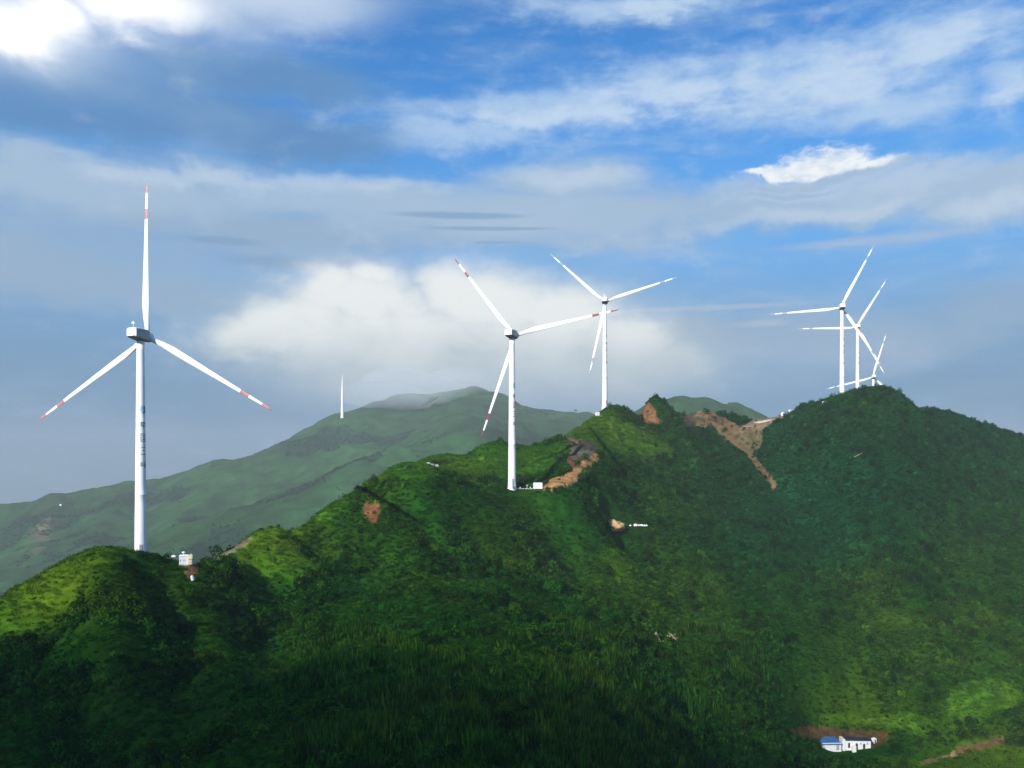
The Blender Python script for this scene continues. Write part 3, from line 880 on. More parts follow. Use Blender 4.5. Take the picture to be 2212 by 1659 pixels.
def cabinet(px, d, w, dp, h, label, rz=0, sink=.15, lamp=False, group=None, zoff=0):
    x, y = ground_at_px(px, d)
    t = empty('equipment_cabinet', (x, y, gz(x, y) - sink + zoff), rz)
    bm = bmesh.new(); box(bm, (-w / 2, -dp / 2, .2), (w / 2, dp / 2, h - .14), .05); bm_obj('housing', bm, WHITE2, t)
    bm = bmesh.new(); box(bm, (-w / 2 - .1, -dp / 2 - .1, -1.2), (w / 2 + .1, dp / 2 + .1, .197), .03); bm_obj('plinth', bm, CONC, t)
    bm = bmesh.new()
    a = [bm.verts.new((sx * (w / 2 + .14), sy * (dp / 2 + .14), h - .137)) for sx, sy in ((-1, -1), (1, -1), (1, 1), (-1, 1))]
    b = [bm.verts.new((sx * (w / 2 - .25), sy * (dp / 2 - .35), h + .22)) for sx, sy in ((-1, -1), (1, -1), (1, 1), (-1, 1))]
    for k in range(4): bm.faces.new((a[k], a[(k + 1) % 4], b[(k + 1) % 4], b[k]))
    bm.faces.new(b); bm.faces.new(list(reversed(a)))
    bm_obj('lid', bm, WHITE2, t)
    for sx in (-1, 1):
        bm = bmesh.new(); cx = sx * w / 4
        box(bm, (cx - w / 4 + .06, -dp / 2 - .03, .32), (cx + w / 4 - .06, -dp / 2 - .002, h - .25), .012)
        dr = bm_obj('door', bm, WHITE2, t)
        bm = bmesh.new(); hx = cx - sx * (w / 4 - .2)
        box(bm, (hx - .05, -dp / 2 - .09, h * .45), (hx + .05, -dp / 2 - .033, h * .45 + .3), .01); bm_obj('handle', bm, DARK, dr)
    bm = bmesh.new(); box(bm, (-w / 2 + .12, -dp / 2 - .05, h * .40), (-w / 2 + .42, -dp / 2 - .034, h * .40 + .5), .01); bm_obj('vent', bm, GREYSIDE, t)
    if lamp:
        bm = bmesh.new(); rod(bm, (-.1, 0, h + .2), (-.1, 0, h + .5), .08); lump(bm, (-.1, 0, h + .75), .45, (1.1, 1, .6), .05, 3, 2); bm_obj('roof_ventilator', bm, WHITE2, t)
    tag(t, label, 'cabinet', group)
    CLEAR.append((x, y, max(w, dp) * .8 + 1.2))
    return t


cabinet(397.5, 222, 2.3, 1.2, 2.4, 'white equipment cabinet with a ventilator on top, in the dip right of the left turbine', R(20), .1, True, 'white cabinets at the turbine feet', .15)
cabinet(1161.5, 333, 3.4, 2.4, 2.2, 'white equipment cabinet on the central pad at the lower end of the orange cut', R(-4), .1, False, 'white cabinets at the turbine feet')
cabinet(1290, 462, 1.8, 1.6, 1.7, 'small white cabinet on the grassy crest at the foot of the third turbine', R(20), .05, False, 'white cabinets at the turbine feet')


def sack(px, d, r_, label, sc=(1, 1, 1.05), dz=0, seed=0, mat=None, group=None, tilt=0, name='bulk_sack', cat='sack', py=None):
    x, y = ground_at_px(px, d) if py is None else hit(px, py, d - 25, d + 25)
    t = empty(name, (x, y, gz(x, y) + dz))
    bm = bmesh.new(); box(bm, (-r_ * sc[0], -r_ * sc[1], 0), (r_ * sc[0], r_ * sc[1], 2 * r_ * sc[2]), r_ * .55, 0, 4)
    rr = random.Random(seed)
    for v in bm.verts:
        a = math.atan2(v.co.y, v.co.x); k = 1 + .07 * math.sin(3 * a + seed) + .05 * math.sin(v.co.z / r_ * 4 + seed * 2)
        v.co.x *= k; v.co.y *= k
    b = bm_obj('bag', bm, mat or CREAM, t, True)
    bm = bmesh.new(); rod(bm, (0, 0, 2 * r_ * sc[2] - .05), (0.03, 0, 2 * r_ * sc[2] + .16), .16 * r_ / .6, .24 * r_ / .6, 8)
    bm_obj('tied_neck', bm, mat or CREAM, t, True)
    if tilt: t.rotation_euler = (0, tilt, seed)
    tag(t, label, cat, group)
    CLEAR.append((x, y, r_ + 1.3))
    return t


sack(411.5, 222, .62, 'cream bulk sack standing on brown soil beside the white cabinet, underneath another', dz=.15, seed=1, group='cream sacks beside the cabinet')
sack(412.5, 222, .60, 'cream bulk sack stacked on top of another, beside the white cabinet', dz=1.52, seed=4, group='cream sacks beside the cabinet')
sack(417, 212, .5, 'white sack lying tilted in the bushes below the left white cabinet', (.7, .7, 1.3), .35, 6, WHITE2, None, -.3, py=1258)
sack(375, 225, .38, 'small low white sack in the leaves just left of the left white cabinet', (1.5, .8, .6), .9, 8, WHITE2)
for k, (bpx, rr_) in enumerate(((1361, .42), (1372, .78), (1379, .55), (1385, .62), (1391, .52), (1396, .45))):
    lab = 'largest white sack in the row beside the tan clay mound' if k == 1 else ('small white sack alone between the clay mound and the sack row' if k == 0 else 'white sack in the short row right of the tan clay mound')
    sack(bpx, 357, rr_, lab, (1.05, .9, .62), .12, k, WHITE2, 'white sacks beside the clay mound', py=1137.5)


def tank(px, d, r_, h, label, sq=1.0):
    x, y = ground_at_px(px, d)
    t = empty('water_tank', (x, y, gz(x, y) - .1))
    bm = bmesh.new()
    lathe(bm, [(r_ * .92, 0), (r_, .15), (r_, h * .33), (r_ * 1.04, h * .35), (r_, h * .37), (r_, h * .66), (r_ * 1.04, h * .68), (r_, h * .70), (r_ * .97, h * .84), (r_ * .8, h * .95), (r_ * .3, h)], 28)
    bm_obj('shell', bm, WHITE, t, True)
    bm = bmesh.new(); lathe(bm, [(r_ * .28, h), (r_ * .3, h + .03), (r_ * .3, h + .1), (r_ * .2, h + .14)], 16); bm_obj('cap', bm, WHITE2, t)
    t.scale = (sq, 1, 1)
    tag(t, label, 'tank', 'white tanks beside the dirt road'); CLEAR.append((x, y, r_ + 1))


tank(1690.5, 526, 1.15, 2.2, 'squat white tank at the top of the dirt road, left one of two')
tank(1706, 523, .95, 2.5, 'taller narrow white tank at the top of the dirt road, against the green hill')
# sheeted heap on the skyline
x, y = ground_at_px(1780, 499)
bm = bmesh.new(); lump(bm, (0, 0, .2), 1.0, (1.35, 1, .75), .16, 5, 3, 0, -.4)
o = bm_obj('sheeted_heap', bm, WHITE2, None, True); o.location = (x, y, gz(x, y) + .1)
tag(o, 'low white sheeted heap on the skyline left of the right hilltop turbines', 'heap'); CLEAR.append((x, y, 2.5))
# tan clay mound
x, y = ground_at_px(1328, 361)
bm = bmesh.new(); lump(bm, (0, 0, .6), 2.4, (1.75, 1.2, 1.1), .2, 9, 4, 0, -1.2); lump(bm, (-2.2, .4, .2), 1.7, (1.2, 1, .8), .25, 12, 3, 0, -1.2)
o = bm_obj('clay_mound', bm, CLAY, None, False); o.location = (x, y, gz(x, y) - .2)
tag(o, 'tan mound of bare clay in the scrub below the central turbine pad', 'mound'); CLEAR.append((x, y, 5)); CLEAR.append((x, y - 4, 4))
# pale rocks
for k, (rx, d, s) in enumerate(((926, 352, .9), (934, 351, .62), (943, 350, .8))):
    x, y = ground_at_px(rx, d)
    bm = bmesh.new(); lump(bm, (0, 0, .35), s, (1.1, .9, .8), .22, 30 + k, 3)
    o = bm_obj('boulder', bm, ROCK); o.location = (x, y, gz(x, y) + .15)
    tag(o, ('leftmost and largest pale boulder', 'smallest pale boulder, between two others', 'rightmost pale boulder')[k] + ' on the grassy shoulder left of the central turbine', 'boulder', 'pale boulders on the grassy shoulder'); CLEAR.append((x, y, 1.8))
# concrete wall beside the dirt road
a = at(1629, 922, 535); b = at(1668, 908, 529)
x, y = (a[0] + b[0]) / 2, (a[1] + b[1]) / 2
t = empty('retaining_wall', (x, y, gz(x, y)), 0)
L_ = float(np.hypot(*(b - a)[:2])); za, zb = gz(a[0], a[1]), gz(b[0], b[1])
bm = bmesh.new(); box(bm, (-L_ / 2, -.25, -.9), (L_ / 2, .25, .75), .03); box(bm, (-L_ / 2 - .08, -.32, .753), (L_ / 2 + .08, .32, .93), .02)
w_ = bm_obj('wall', bm, CONC, t); w_.rotation_euler = (0, -math.atan2(zb - za, L_), math.atan2(b[1] - a[1], b[0] - a[0]))
tag(t, 'short pale concrete wall beside the dirt road in the right saddle', 'wall'); CLEAR.append((x, y, 5))
# low kerb with marker posts on the central pad
x, y = ground_at_px(1130, 331)
t = empty('pad_kerb', (x, y, gz(x, y)))
bm = bmesh.new()
for k in range(7): box(bm, (-3.4 + k, -.12, -.3), (-2.5 + k + random.uniform(-.2, .08), .12, .26 + random.uniform(-.06, .08)), .03)
bm_obj('kerb_stone', bm, CONC, t)
for sx, h in ((1.4, 1.5), (-1.2, .7), (2.6, .8)):
    bm = bmesh.new(); rod(bm, (sx, .3, -.3), (sx, .3, h), .07, .06); box(bm, (sx - .16, .2, h - .35), (sx + .16, .24, h), .01); bm_obj('marker_post', bm, WHITE2, t)
tag(t, 'low pale kerb with small marker posts between the central turbine and its cabinet', 'kerb'); CLEAR.append((x, y, 4))


# dead wood
def dead_wood(name, px, d, pieces, label, cat, dz=.3, py=1385):
    x, y = hit(px, py, d - 60, d + 60)
    bm = bmesh.new(); rr = random.Random(int(px))
    for (dx0, dz0, dx1, dz1, r_) in pieces:
        a = Vector((dx0, rr.uniform(-.6, .2), dz0)); b = Vector((dx1, rr.uniform(-.6, .2), dz1)); m = (a + b) / 2 + Vector((rr.uniform(-.1, .1), 0, rr.uniform(-.12, .12)))
        rod(bm, a, m, r_, r_ * .8); rod(bm, m, b, r_ * .8, r_ * .45)
        for _ in range(2):
            q = a.lerp(b, rr.uniform(.3, .9)); rod(bm, q, q + Vector((rr.uniform(-.6, .6), rr.uniform(-.4, .2), rr.uniform(.1, .6))), r_ * .4, r_ * .15)
    o = bm_obj(name, bm, DEADWOOD); o.location = (x, y, gz(x, y) + dz)
    tag(o, label, cat); CLEAR.append((x, y, 2.2)); return o


dead_wood('fallen_log', 1421, 264, [(-.9, 2.2, .7, -.6, .38), (-.6, -.7, 1.8, -.5, .12), (-3.8, 1.3, -1.6, 1.0, .1)], 'thick bleached fallen log on the dark slope below the clay mound', 'log', .7, 1386)
dead_wood('brush_pile', 1448, 266, [(-1.8, 1.6, 1.2, .4, .10), (-.6, 2.2, 1.5, .1, .09), (-1.5, .3, 2.4, .6, .1), (-.5, .1, .4, 2.1, .08), (-2, .9, 1.6, 1.6, .07), (.2, 1.9, 2.2, -.4, .08)], 'heap of tan dead branches just right of the bleached fallen log', 'brush pile', .6, 1386)
dead_wood('dead_branch', 1852, 438, [(-2, -.6, 2.4, 1.6, .14)], 'single bleached dead branch on the middle of the right hillside', 'branch', 1.2, 990)


# ------------------------------------------------------------------ buildings in the valley
def valley_house():
    x, y = ground_at_px(1848, 297)
    t = empty('white_house', (x, y, gz(x, y)), R(-3))
    w, dp, h = 8.4, 4.2, 2.45
    bm = bmesh.new(); box(bm, (-w / 2, -dp / 2, -1.5), (w / 2, dp / 2, h), 0)
    box(bm, (-w / 2 - .9, -dp / 2 - .2, -1.5), (-w / 2 - .003, dp / 2 - .6, h + .5), 0)      # taller gable end
    bm_obj('wall', bm, WHITE2, t)
    bm = bmesh.new()
    v = [bm.verts.new(q) for q in ((-w / 2 + .05, -dp / 2 - .35, h + .45), (w / 2 + .3, -dp / 2 - .35, h + .45), (w / 2 + .3, dp / 2 + .3, h + .05), (-w / 2 + .05, dp / 2 + .3, h + .05))]
    u = [bm.verts.new(q.co - Vector((0, 0, .3))) for q in v]
    bm.faces.new(v); bm.faces.new(list(reversed(u)))
    for k in range(4): bm.faces.new((v[k], u[k], u[(k + 1) % 4], v[(k + 1) % 4]))
    bmesh.ops.recalc_face_normals(bm, faces=bm.faces); bm_obj('roof', bm, ROOFDARK, t)
    for cx, dw, z0, z1 in ((-2.9, .7, .1, 1.8), (-.4, .75, -.8, 1.7), (2.0, .75, -.6, 1.6)):
        bm = bmesh.new(); n = 8
        pts = [(cx - dw / 2, z0), (cx + dw / 2, z0)] + [(cx + dw / 2 * math.cos(math.pi * k / n), z1 - .35 + .35 * math.sin(math.pi * k / n)) for k in range(n + 1)]
        A = [bm.verts.new((q[0], -dp / 2 - .03, q[1])) for q in pts]; B = [bm.verts.new((q[0], -dp / 2 - .004, q[1])) for q in pts]
        bm.faces.new(A); bm.faces.new(list(reversed(B)))
        for k in range(len(A)): bm.faces.new((A[k], B[k], B[(k + 1) % len(A)], A[(k + 1) % len(A)]))
        bmesh.ops.recalc_face_normals(bm, faces=bm.faces); bm_obj('doorway', bm, DOORGREEN, t)
    for cx in (.9, 3.1):
        bm = bmesh.new(); box(bm, (cx - .3, -dp / 2 - .03, 1.3), (cx + .3, -dp / 2 - .004, 1.8), 0); bm_obj('window', bm, GREYSIDE, t)
    bm = bmesh.new(); box(bm, (-2.2, -dp / 2 - 1.3, -2.2), (-.95, -dp / 2 - .05, 1.0), .03); bm_obj('porch', bm, WHITE2, t)
    tag(t, 'small white house with dark blue roof edge and arched dark doorways in the valley', 'house')
    CLEAR.append((x, y, 6)); CLEAR.append((x, y - 5, 6)); CLEAR.append((x - 3, y - 9, 4)); CLEAR.append((x + 5, y - 3, 5))
    # shed
    x, y = ground_at_px(1790, 296)
    t = empty('blue_roofed_shed', (x, y, gz(x, y)), R(4))
    w, dp = 7.0, 5.0
    bm = bmesh.new(); box(bm, (-w / 2 + .2, -dp / 2 + .4, -1.5), (w / 2 - .2, dp / 2 - .2, 1.35), 0); bm_obj('wall', bm, WHITE2, t)
    bm = bmesh.new()
    v = [bm.verts.new(q) for q in ((-w / 2, -dp / 2, 1.1), (w / 2, -dp / 2, 1.1), (w / 2 - .3, dp / 2, 2.3), (-w / 2, dp / 2, 2.3))]
    u = [bm.verts.new(q.co - Vector((0, 0, .12))) for q in v]
    bm.faces.new(v); bm.faces.new(list(reversed(u)))
    for k in range(4): bm.faces.new((v[k], u[k], u[(k + 1) % 4], v[(k + 1) % 4]))
    for k in range(1, 14):
        xx = -w / 2 + w * k / 14 * .97; rod(bm, (xx, -dp / 2 + .05, 1.12), (xx, dp / 2 - .05, 2.32), .045, None, 5)
    bmesh.ops.recalc_face_normals(bm, faces=bm.faces); bm_obj('roof', bm, ROOFBLUE, t)
    bm = bmesh.new(); box(bm, (1.6, -dp / 2 + .36, -.9), (2.5, -dp / 2 + .396, .95), 0); bm_obj('door', bm, GREYSIDE, t)
    tag(t, 'low shed with a bright blue sheet roof left of the white valley house', 'shed')
    CLEAR.append((x, y, 5)); CLEAR.append((x + 2, y - 4, 4))
    x, y = ground_at_px(1887, 298)
    t = empty('white_hut', (x, y, gz(x, y)), R(25))
    bm = bmesh.new(); box(bm, (-.6, -.6, -1), (.6, .6, 1.3), .03); bm_obj('wall', bm, WHITE2, t)
    bm = bmesh.new(); a = [bm.verts.new(q) for q in ((-.7, -.7, 1.303), (.7, -.7, 1.303), (.7, .7, 1.303), (-.7, .7, 1.303))]; b = bm.verts.new((0, 0, 1.8))
    bm.faces.new(list(reversed(a)))
    for k in range(4): bm.faces.new((a[k], a[(k + 1) % 4], b))
    bm_obj('roof', bm, WHITE2, t)
    bm = bmesh.new(); box(bm, (-.25, -.63, -.2), (.25, -.604, .9), 0); bm_obj('door', bm, DOORGREEN, t)
    tag(t, 'tiny white hut just right of the white valley house', 'hut'); CLEAR.append((x, y, 2.5)); CLEAR.append((x, y - 3, 2.5))


valley_house()
dd = np.linspace(800, 1015, 300) * FS; xx = (131 - CX) / F * dd; zz = far_ground(xx, dd)
k = int(np.argmin(np.abs(HY - F * zz / dd - 1092))); x, y = float(xx[k]), float(dd[k])
t = empty('white_hut', (x, y, float(zz[k])))
bm = bmesh.new(); box(bm, (-1.9, -1.6, -1.5), (1.9, 1.6, 2.4), .03); bm_obj('wall', bm, WHITE2, t)
bm = bmesh.new(); box(bm, (-2.2, -1.9, 2.403), (2.2, 1.9, 2.8), .03); bm_obj('roof', bm, WHITE2, t)
tag(t, 'tiny pale hut on the far hazy hillside at the left edge', 'hut')


# ------------------------------------------------------------------ single shrubs and a tree
def shrub(x, y, s, label, seed, group, mat=None, dz=-.1):
    t = empty('shrub', (x, y, gz(x, y) + dz), seed * 1.3)
    v, f = bush_geo(200 + seed, 420, .2, 1.0)
    o = mesh_obj('foliage', [Vector(q) * s for q in v], f, [mat or LEAF_DARK], t)
    bm = bmesh.new(); rr = random.Random(seed)
    for k in range(5): rod(bm, (0, 0, -.6), (rr.uniform(-.5, .5) * s, rr.uniform(-.5, .5) * s, s * rr.uniform(.4, .8)), .06 * s, .02 * s, 6)
    bm_obj('stem', bm, BARK, t)
    tag(t, label, 'shrub', group)


for k, (spx, d, s) in enumerate(((1334, 470, 1.3), (1343, 471, 1.7), (1352, 472, 1.2), (1361, 474, 2.0), (1368, 475, 1.5), (1376, 478, 1.8))):
    x, y = ground_at_px(spx, d)
    shrub(x, y, s, 'dark leafy shrub in the row on the crest right of the third turbine', k, 'shrubs along the crest by the third turbine')
for k, (spx, d, s) in enumerate(((293, 222, .8), (305, 221, .9), (318, 222, .9), (334, 221, .9))):
    x, y = ground_at_px(spx, d)
    shrub(x, y, s, 'dark leafy shrub hiding the foot of the left foreground turbine', 20 + k, 'shrubs at the foot of the left turbine')
for k, (spx, d, s) in enumerate(((931, 356, 1.7), (941, 358, 2.1), (952, 360, 1.8), (962, 362, 1.6))):
    x, y = ground_at_px(spx, d)
    shrub(x, y, s, 'rounded dark shrub in the clump on the grassy shoulder above the pale boulders', 40 + k, 'shrub clump above the boulders')
x, y = ground_at_px(1243, 1238 * FS)
t = empty('lone_tree', (x, y, float(far_ground(np.array([x]), np.array([y]))[0])))
bm = bmesh.new(); rod(bm, (0, 0, -1), (.2, 0, 2.2), .22, .14); rod(bm, (.2, 0, 2), (-1.2, 0, 3.6), .12, .05); rod(bm, (.2, 0, 2), (1.4, .2, 3.7), .12, .05); bm_obj('trunk', bm, BARK, t)
v, f = bush_geo(333, 260, .22, .62); mesh_obj('crown', [Vector((q[0] * 3.4, q[1] * 2.6, q[2] * 3.0 + 2.2)) for q in v], f, [LEAF_FAR], t)
t.scale = (FS,) * 3; tag(t, 'lone small flat-topped tree on the distant ridge left of the third turbine', 'tree')

# ------------------------------------------------------------------ ground cover
cl = np.array(CLEAR)


def keep_clear(x, y):
    ok = np.ones(x.shape, bool)
    for cx_, cy_, r_ in cl: ok &= (x - cx_) ** 2 + (y - cy_) ** 2 > r_ * r_
    return ok


def cover_points(n, d0, d1):
    x, y = random_ground(n, d0, d1); z = ground(x, y)
    px, py, gw, rw, warm, cool = cover_at(x, y, z)
    sw, _ = soil_at(px, py, y)
    ok = keep_clear(x, y) & ((sw == 0) | (rng.uniform(0, 1, len(x)) < .02))
    return [a[ok] for a in (x, y, z, gw, rw, warm, cool, px, py)]


# scrub
x, y, z, gw, rw, warm, cool, px, py = cover_points(150000, 80, 600)
patch = fbm(x / 11, y / 11, 101, 3)
pr = (1 - sstep(.3, .55, gw)) * (1 - .8 * sstep(.3, .8, rw)) * sstep(.30, .50, patch) * .8 + .03
ok = rng.uniform(0, 1, len(x)) < pr
x, y, z, warm, cool, gw, patch = [a[ok] for a in (x, y, z, warm, cool, gw, patch)]
n = len(x)
big = fbm(x / 18, y / 18, 111, 3)
s = rng.uniform(.5, 1.35, n) ** 1.3 * (.7 + 1.25 * sstep(.35, .75, big)) * np.where(rng.uniform(0, 1, n) < .05, 1.5, 1) * (.85 + .0006 * y)
s *= np.where(gw > .4, .6, 1)
s *= np.where(rng.uniform(0, 1, n) < .07, rng.uniform(1.3, 2.1, n), 1) * (1 + .8 * blob(CX + F * x / y, HY - F * z / y, 2035, 1545, 80, 50))
s = np.minimum(s, 2.1); tall = np.where(s > 1.45, rng.uniform(1.0, 1.6, n), rng.uniform(.75, 1.2, n))
tint = lerp(lerp(BUSH_G, BUSH_Y, np.clip(warm + rng.normal(0, .18, n), 0, 1)), BUSH_C, np.clip(cool + rng.normal(0, .12, n), 0, 1))
tint *= (rng.uniform(.4, 1.6, n) * (.6 + .8 * fbm(x / 6, y / 6, 117, 2)))[:, None]
lightp = rng.uniform(0, 1, n) < .03
tint[lightp] = tint[lightp] * 1.5 + np.array([.02, .03, .002])
scatter('scrub_cover', 'shrub_plants', np.stack([x, y, z - .15 * s], 1), np.stack([s, s, s * tall], 1), tint * np.where(s > 1.45, .8, 1)[:, None], rng.integers(0, 8, n), .18)
# low undergrowth between the shrubs
x, y, z, gw, rw, warm, cool, px, py = cover_points(190000, 85, 560)
pr = (1 - .9 * sstep(.3, .6, gw)) * (1 - .9 * sstep(.3, .7, rw))
ok = rng.uniform(0, 1, len(x)) < pr
x, y, z, warm, cool = [a[ok] for a in (x, y, z, warm, cool)]
n = len(x)
s = rng.uniform(.35, .85, n) * (.7 + .0012 * y)
tint = lerp(lerp(BUSH_G, BUSH_Y, np.clip(warm + rng.normal(0, .2, n), 0, 1)), BUSH_C, np.clip(cool + rng.normal(0, .15, n), 0, 1))
tint *= (rng.uniform(.4, 1.4, n) * (.55 + .8 * fbm(x / 6, y / 6, 117, 2)))[:, None]
scatter('undergrowth_cover', 'shrub_plants', np.stack([x, y, z - .12 * s], 1), np.stack([s * 1.25, s * 1.25, s * .8], 1), tint, rng.integers(0, 8, n), .2)
# tall grass
x, y, z, gw, rw, warm, cool, px, py = cover_points(100000, 75, 300)
ok = rng.uniform(0, 1, len(x)) < sstep(.15, .8, rw) * (.25 + .75 * sstep(.3, .5, fbm(x / 5, y / 5, 121, 3))) * (1 - .7 * sstep(.5, .8, gw))
x, y, z, warm, rw = [a[ok] for a in (x, y, z, warm, rw)]
n = len(x)
hgt = rng.uniform(1.1, 4.0, n) * (.5 + .9 * fbm(x / 7, y / 7, 131, 3)) * (.5 + .5 * sstep(.2, .8, rw))
wd = rng.uniform(1.0, 2.0, n)
tint = lerp((.014, .070, .005), (.055, .098, .005), np.clip(warm + rng.normal(0, .2, n), 0, 1)) * (rng.uniform(.45, 1.7, n) * (.6 + .8 * fbm(x / 5, y / 5, 141, 2)))[:, None]
scatter('tall_grass_cover', 'reed_plants', np.stack([x, y, z], 1), np.stack([wd, wd, hgt], 1), tint, rng.integers(0, 4, n), .12)
# short grass
x, y, z, gw, rw, warm, cool, px, py = cover_points(150000, 120, 560)
ok = rng.uniform(0, 1, len(x)) < sstep(.28, .5, gw)
x, y, z, warm = [a[ok] for a in (x, y, z, warm)]
n = len(x)
s = rng.uniform(.7, 1.4, n) * (.7 + .0012 * y)
tint = lerp(GRASS_G, GRASS_Y, np.clip(warm + rng.normal(0, .15, n), 0, 1)) * rng.uniform(.75, 1.25, n)[:, None]
scatter('short_grass_cover', 'grass_plants', np.stack([x, y, z], 1), np.stack([s, s, s * rng.uniform(.6, 1.2, n)], 1), tint, rng.integers(0, 4, n), .15)
# woods on the far hills
d = np.sqrt(rng.uniform(1100 ** 2, 2430 ** 2, 100000)); u = rng.uniform(-.72, .75, 100000); x, y = u * d, d
wood = wood_at(x, y)
ok = rng.uniform(0, 1, len(x)) < (.012 + .8 * sstep(.3, .9, wood))
x, y = x[ok], y[ok]; z = far_ground(x, y); ok = z > -255; x, y, z = x[ok], y[ok], z[ok]; n = len(x)
s = rng.uniform(1.6, 3.4, n)
tint = np.tile(np.array([[.020, .050, .020]]), (n, 1)) * rng.uniform(.7, 1.5, n)[:, None]
scatter('far_wood_cover', 'shrub_plants', np.stack([x, y, z - .3], 1), np.stack([s, s, s * .8], 1), tint, rng.integers(0, 8, n), .1)

# ------------------------------------------------------------------ air, light, sky
EXPO = .3
SUN_EL, SUN_AZ = 26, 31            # the sun stands behind the viewer's left shoulder
S = Vector((-math.sin(R(SUN_AZ)) * math.cos(R(SUN_EL)), -math.cos(R(SUN_AZ)) * math.cos(R(SUN_EL)), math.sin(R(SUN_EL))))
sl = bpy.data.lights.new('sun', 'SUN'); sl.energy = 5; sl.angle = R(.53); sl.color = (1, .95, .86)
so = bpy.data.objects.new('sun', sl); COL.objects.link(so)
so.rotation_euler = (-S).to_track_quat('-Z', 'Y').to_euler(); so.location = S * 900

HAZE_DENSITY = .00014
bm = bmesh.new(); box(bm, (-5000, -2900, -320), (5000, 5200, 300))
m, g = new_mat('haze')
pv = g.n('ShaderNodeVolumePrincipled'); pv.inputs['Color'].default_value = (.88, .91, .93, 1); pv.inputs['Density'].default_value = HAZE_DENSITY; pv.inputs['Anisotropy'].default_value = 0.
g.t.links.new(pv.outputs[0], g.n('ShaderNodeOutputMaterial').inputs['Volume'])
hz = bm_obj('haze', bm, m); tag(hz, kind='stuff')


# unseen clouds added behind the viewer, shaped to shade the near slopes
def shade_cloud(name, target, alt, size, label, seed, dens):
    t = (alt - target[2]) / S.z
    c = Vector(target) + S * t
    bm = bmesh.new(); rr = random.Random(seed)
    lump(bm, (0, 0, 0), 1, size, .16, seed, 4)
    o = bm_obj(name, bm, CLOUDMAT[dens], None, True); o.location = c; tag(o, label, 'shade_cloud', 'unseen clouds added to shade the near slopes', None)
    return o


CLOUDMAT = {}
for dens in (.014, .0022):
    m, g = new_mat('shade_cloud'); pv = g.n('ShaderNodeVolumePrincipled'); pv.inputs['Color'].default_value = (.97, .97, .98, 1); pv.inputs['Density'].default_value = dens
    g.t.links.new(pv.outputs[0], g.n('ShaderNodeOutputMaterial').inputs['Volume']); CLOUDMAT[dens] = m
shade_cloud('shade_cloud', (-60, 80, -40), 460, (105, 88, 58), 'unseen compact dark cumulus added behind the viewer to shade the near slopes', 3, .014)
shade_cloud('shade_cloud', (-40, 110, -40), 700, (160, 150, 50), 'unseen broad thin sheet of vapour added higher up to dim the near slopes', 5, .0022)

# mist lying against the far summits
bm = bmesh.new()
for (mx, my, md, rx, ry, rz, sd_) in ((890, 846, 2230, 150, 150, 52, 2), (970, 834, 2290, 120, 120, 40, 5), (845, 856, 2170, 110, 110, 36, 8)):
    c = at(mx, my, md); lump(bm, tuple(c), 1, (rx, ry, rz), .2, sd_, 4)
m, g = new_mat('mist'); pv = g.n('ShaderNodeVolumePrincipled'); pv.inputs['Color'].default_value = (.95, .96, .97, 1); pv.inputs['Density'].default_value = .0045
g.t.links.new(pv.outputs[0], g.n('ShaderNodeOutputMaterial').inputs['Volume'])
tag(bm_obj('mist', bm, m, None, True), kind='stuff')

w = bpy.data.worlds.new('World'); scene.world = w; w.use_nodes = True
g = NT(w.node_tree)
sky = g.n('ShaderNodeTexSky', sky_type='NISHITA', sun_disc=False, sun_elevation=R(SUN_EL), sun_rotation=R(180 + SUN_AZ))
sky.air_density = 1.0; sky.dust_density = .6; sky.ozone_density = 2.5; sky.altitude = 800
co = g.n('ShaderNodeTexCoord').outputs['Generated']
sep = g.n('ShaderNodeSeparateXYZ', i_0=co)
dx, dy, dz = sep.outputs
az = g.m('ARCTAN2', dx, dy)
tl = g.m('DIVIDE', dz, g.m('MAXIMUM', g.m('SQRT', g.m('ADD', g.m('MULTIPLY', dx, dx), g.m('MULTIPLY', dy, dy))), .02))
uv = g.n('ShaderNodeCombineXYZ', i_0=az, i_1=tl, i_2=0.).outputs[0]


def scaled(sx, sy, ox=0., oy=0.):
    nd = g.n('ShaderNodeMapping'); g.put(nd.inputs['Vector'], uv)
    nd.inputs['Scale'].default_value = (sx, sy, 1); nd.inputs['Location'].default_value = (ox, oy, 0)
    return nd.outputs[0]


streak = g.noise(scaled(5, 22), 1, 7, .6, .25)
puff = g.noise(scaled(13, 17, 3, 1), 1, 8, .55, .35)
soft = g.noise(scaled(4, 8, 7, 2), 1, 4, .5, .3)
fine = g.noise(scaled(34, 60, 1, 5), 1, 7, .6, .2)
wz = g.m('MULTIPLY', g.m('SUBTRACT', soft, .5), .12)
wz2 = g.m('MULTIPLY', g.m('SUBTRACT', puff, .5), .05)
azw = g.m('ADD', az, wz); tlw = g.m('ADD', tl, wz2)


def sdir(px, py):
    a = math.atan((px - CX) / F); return a, (HY - py) / F * math.cos(a)


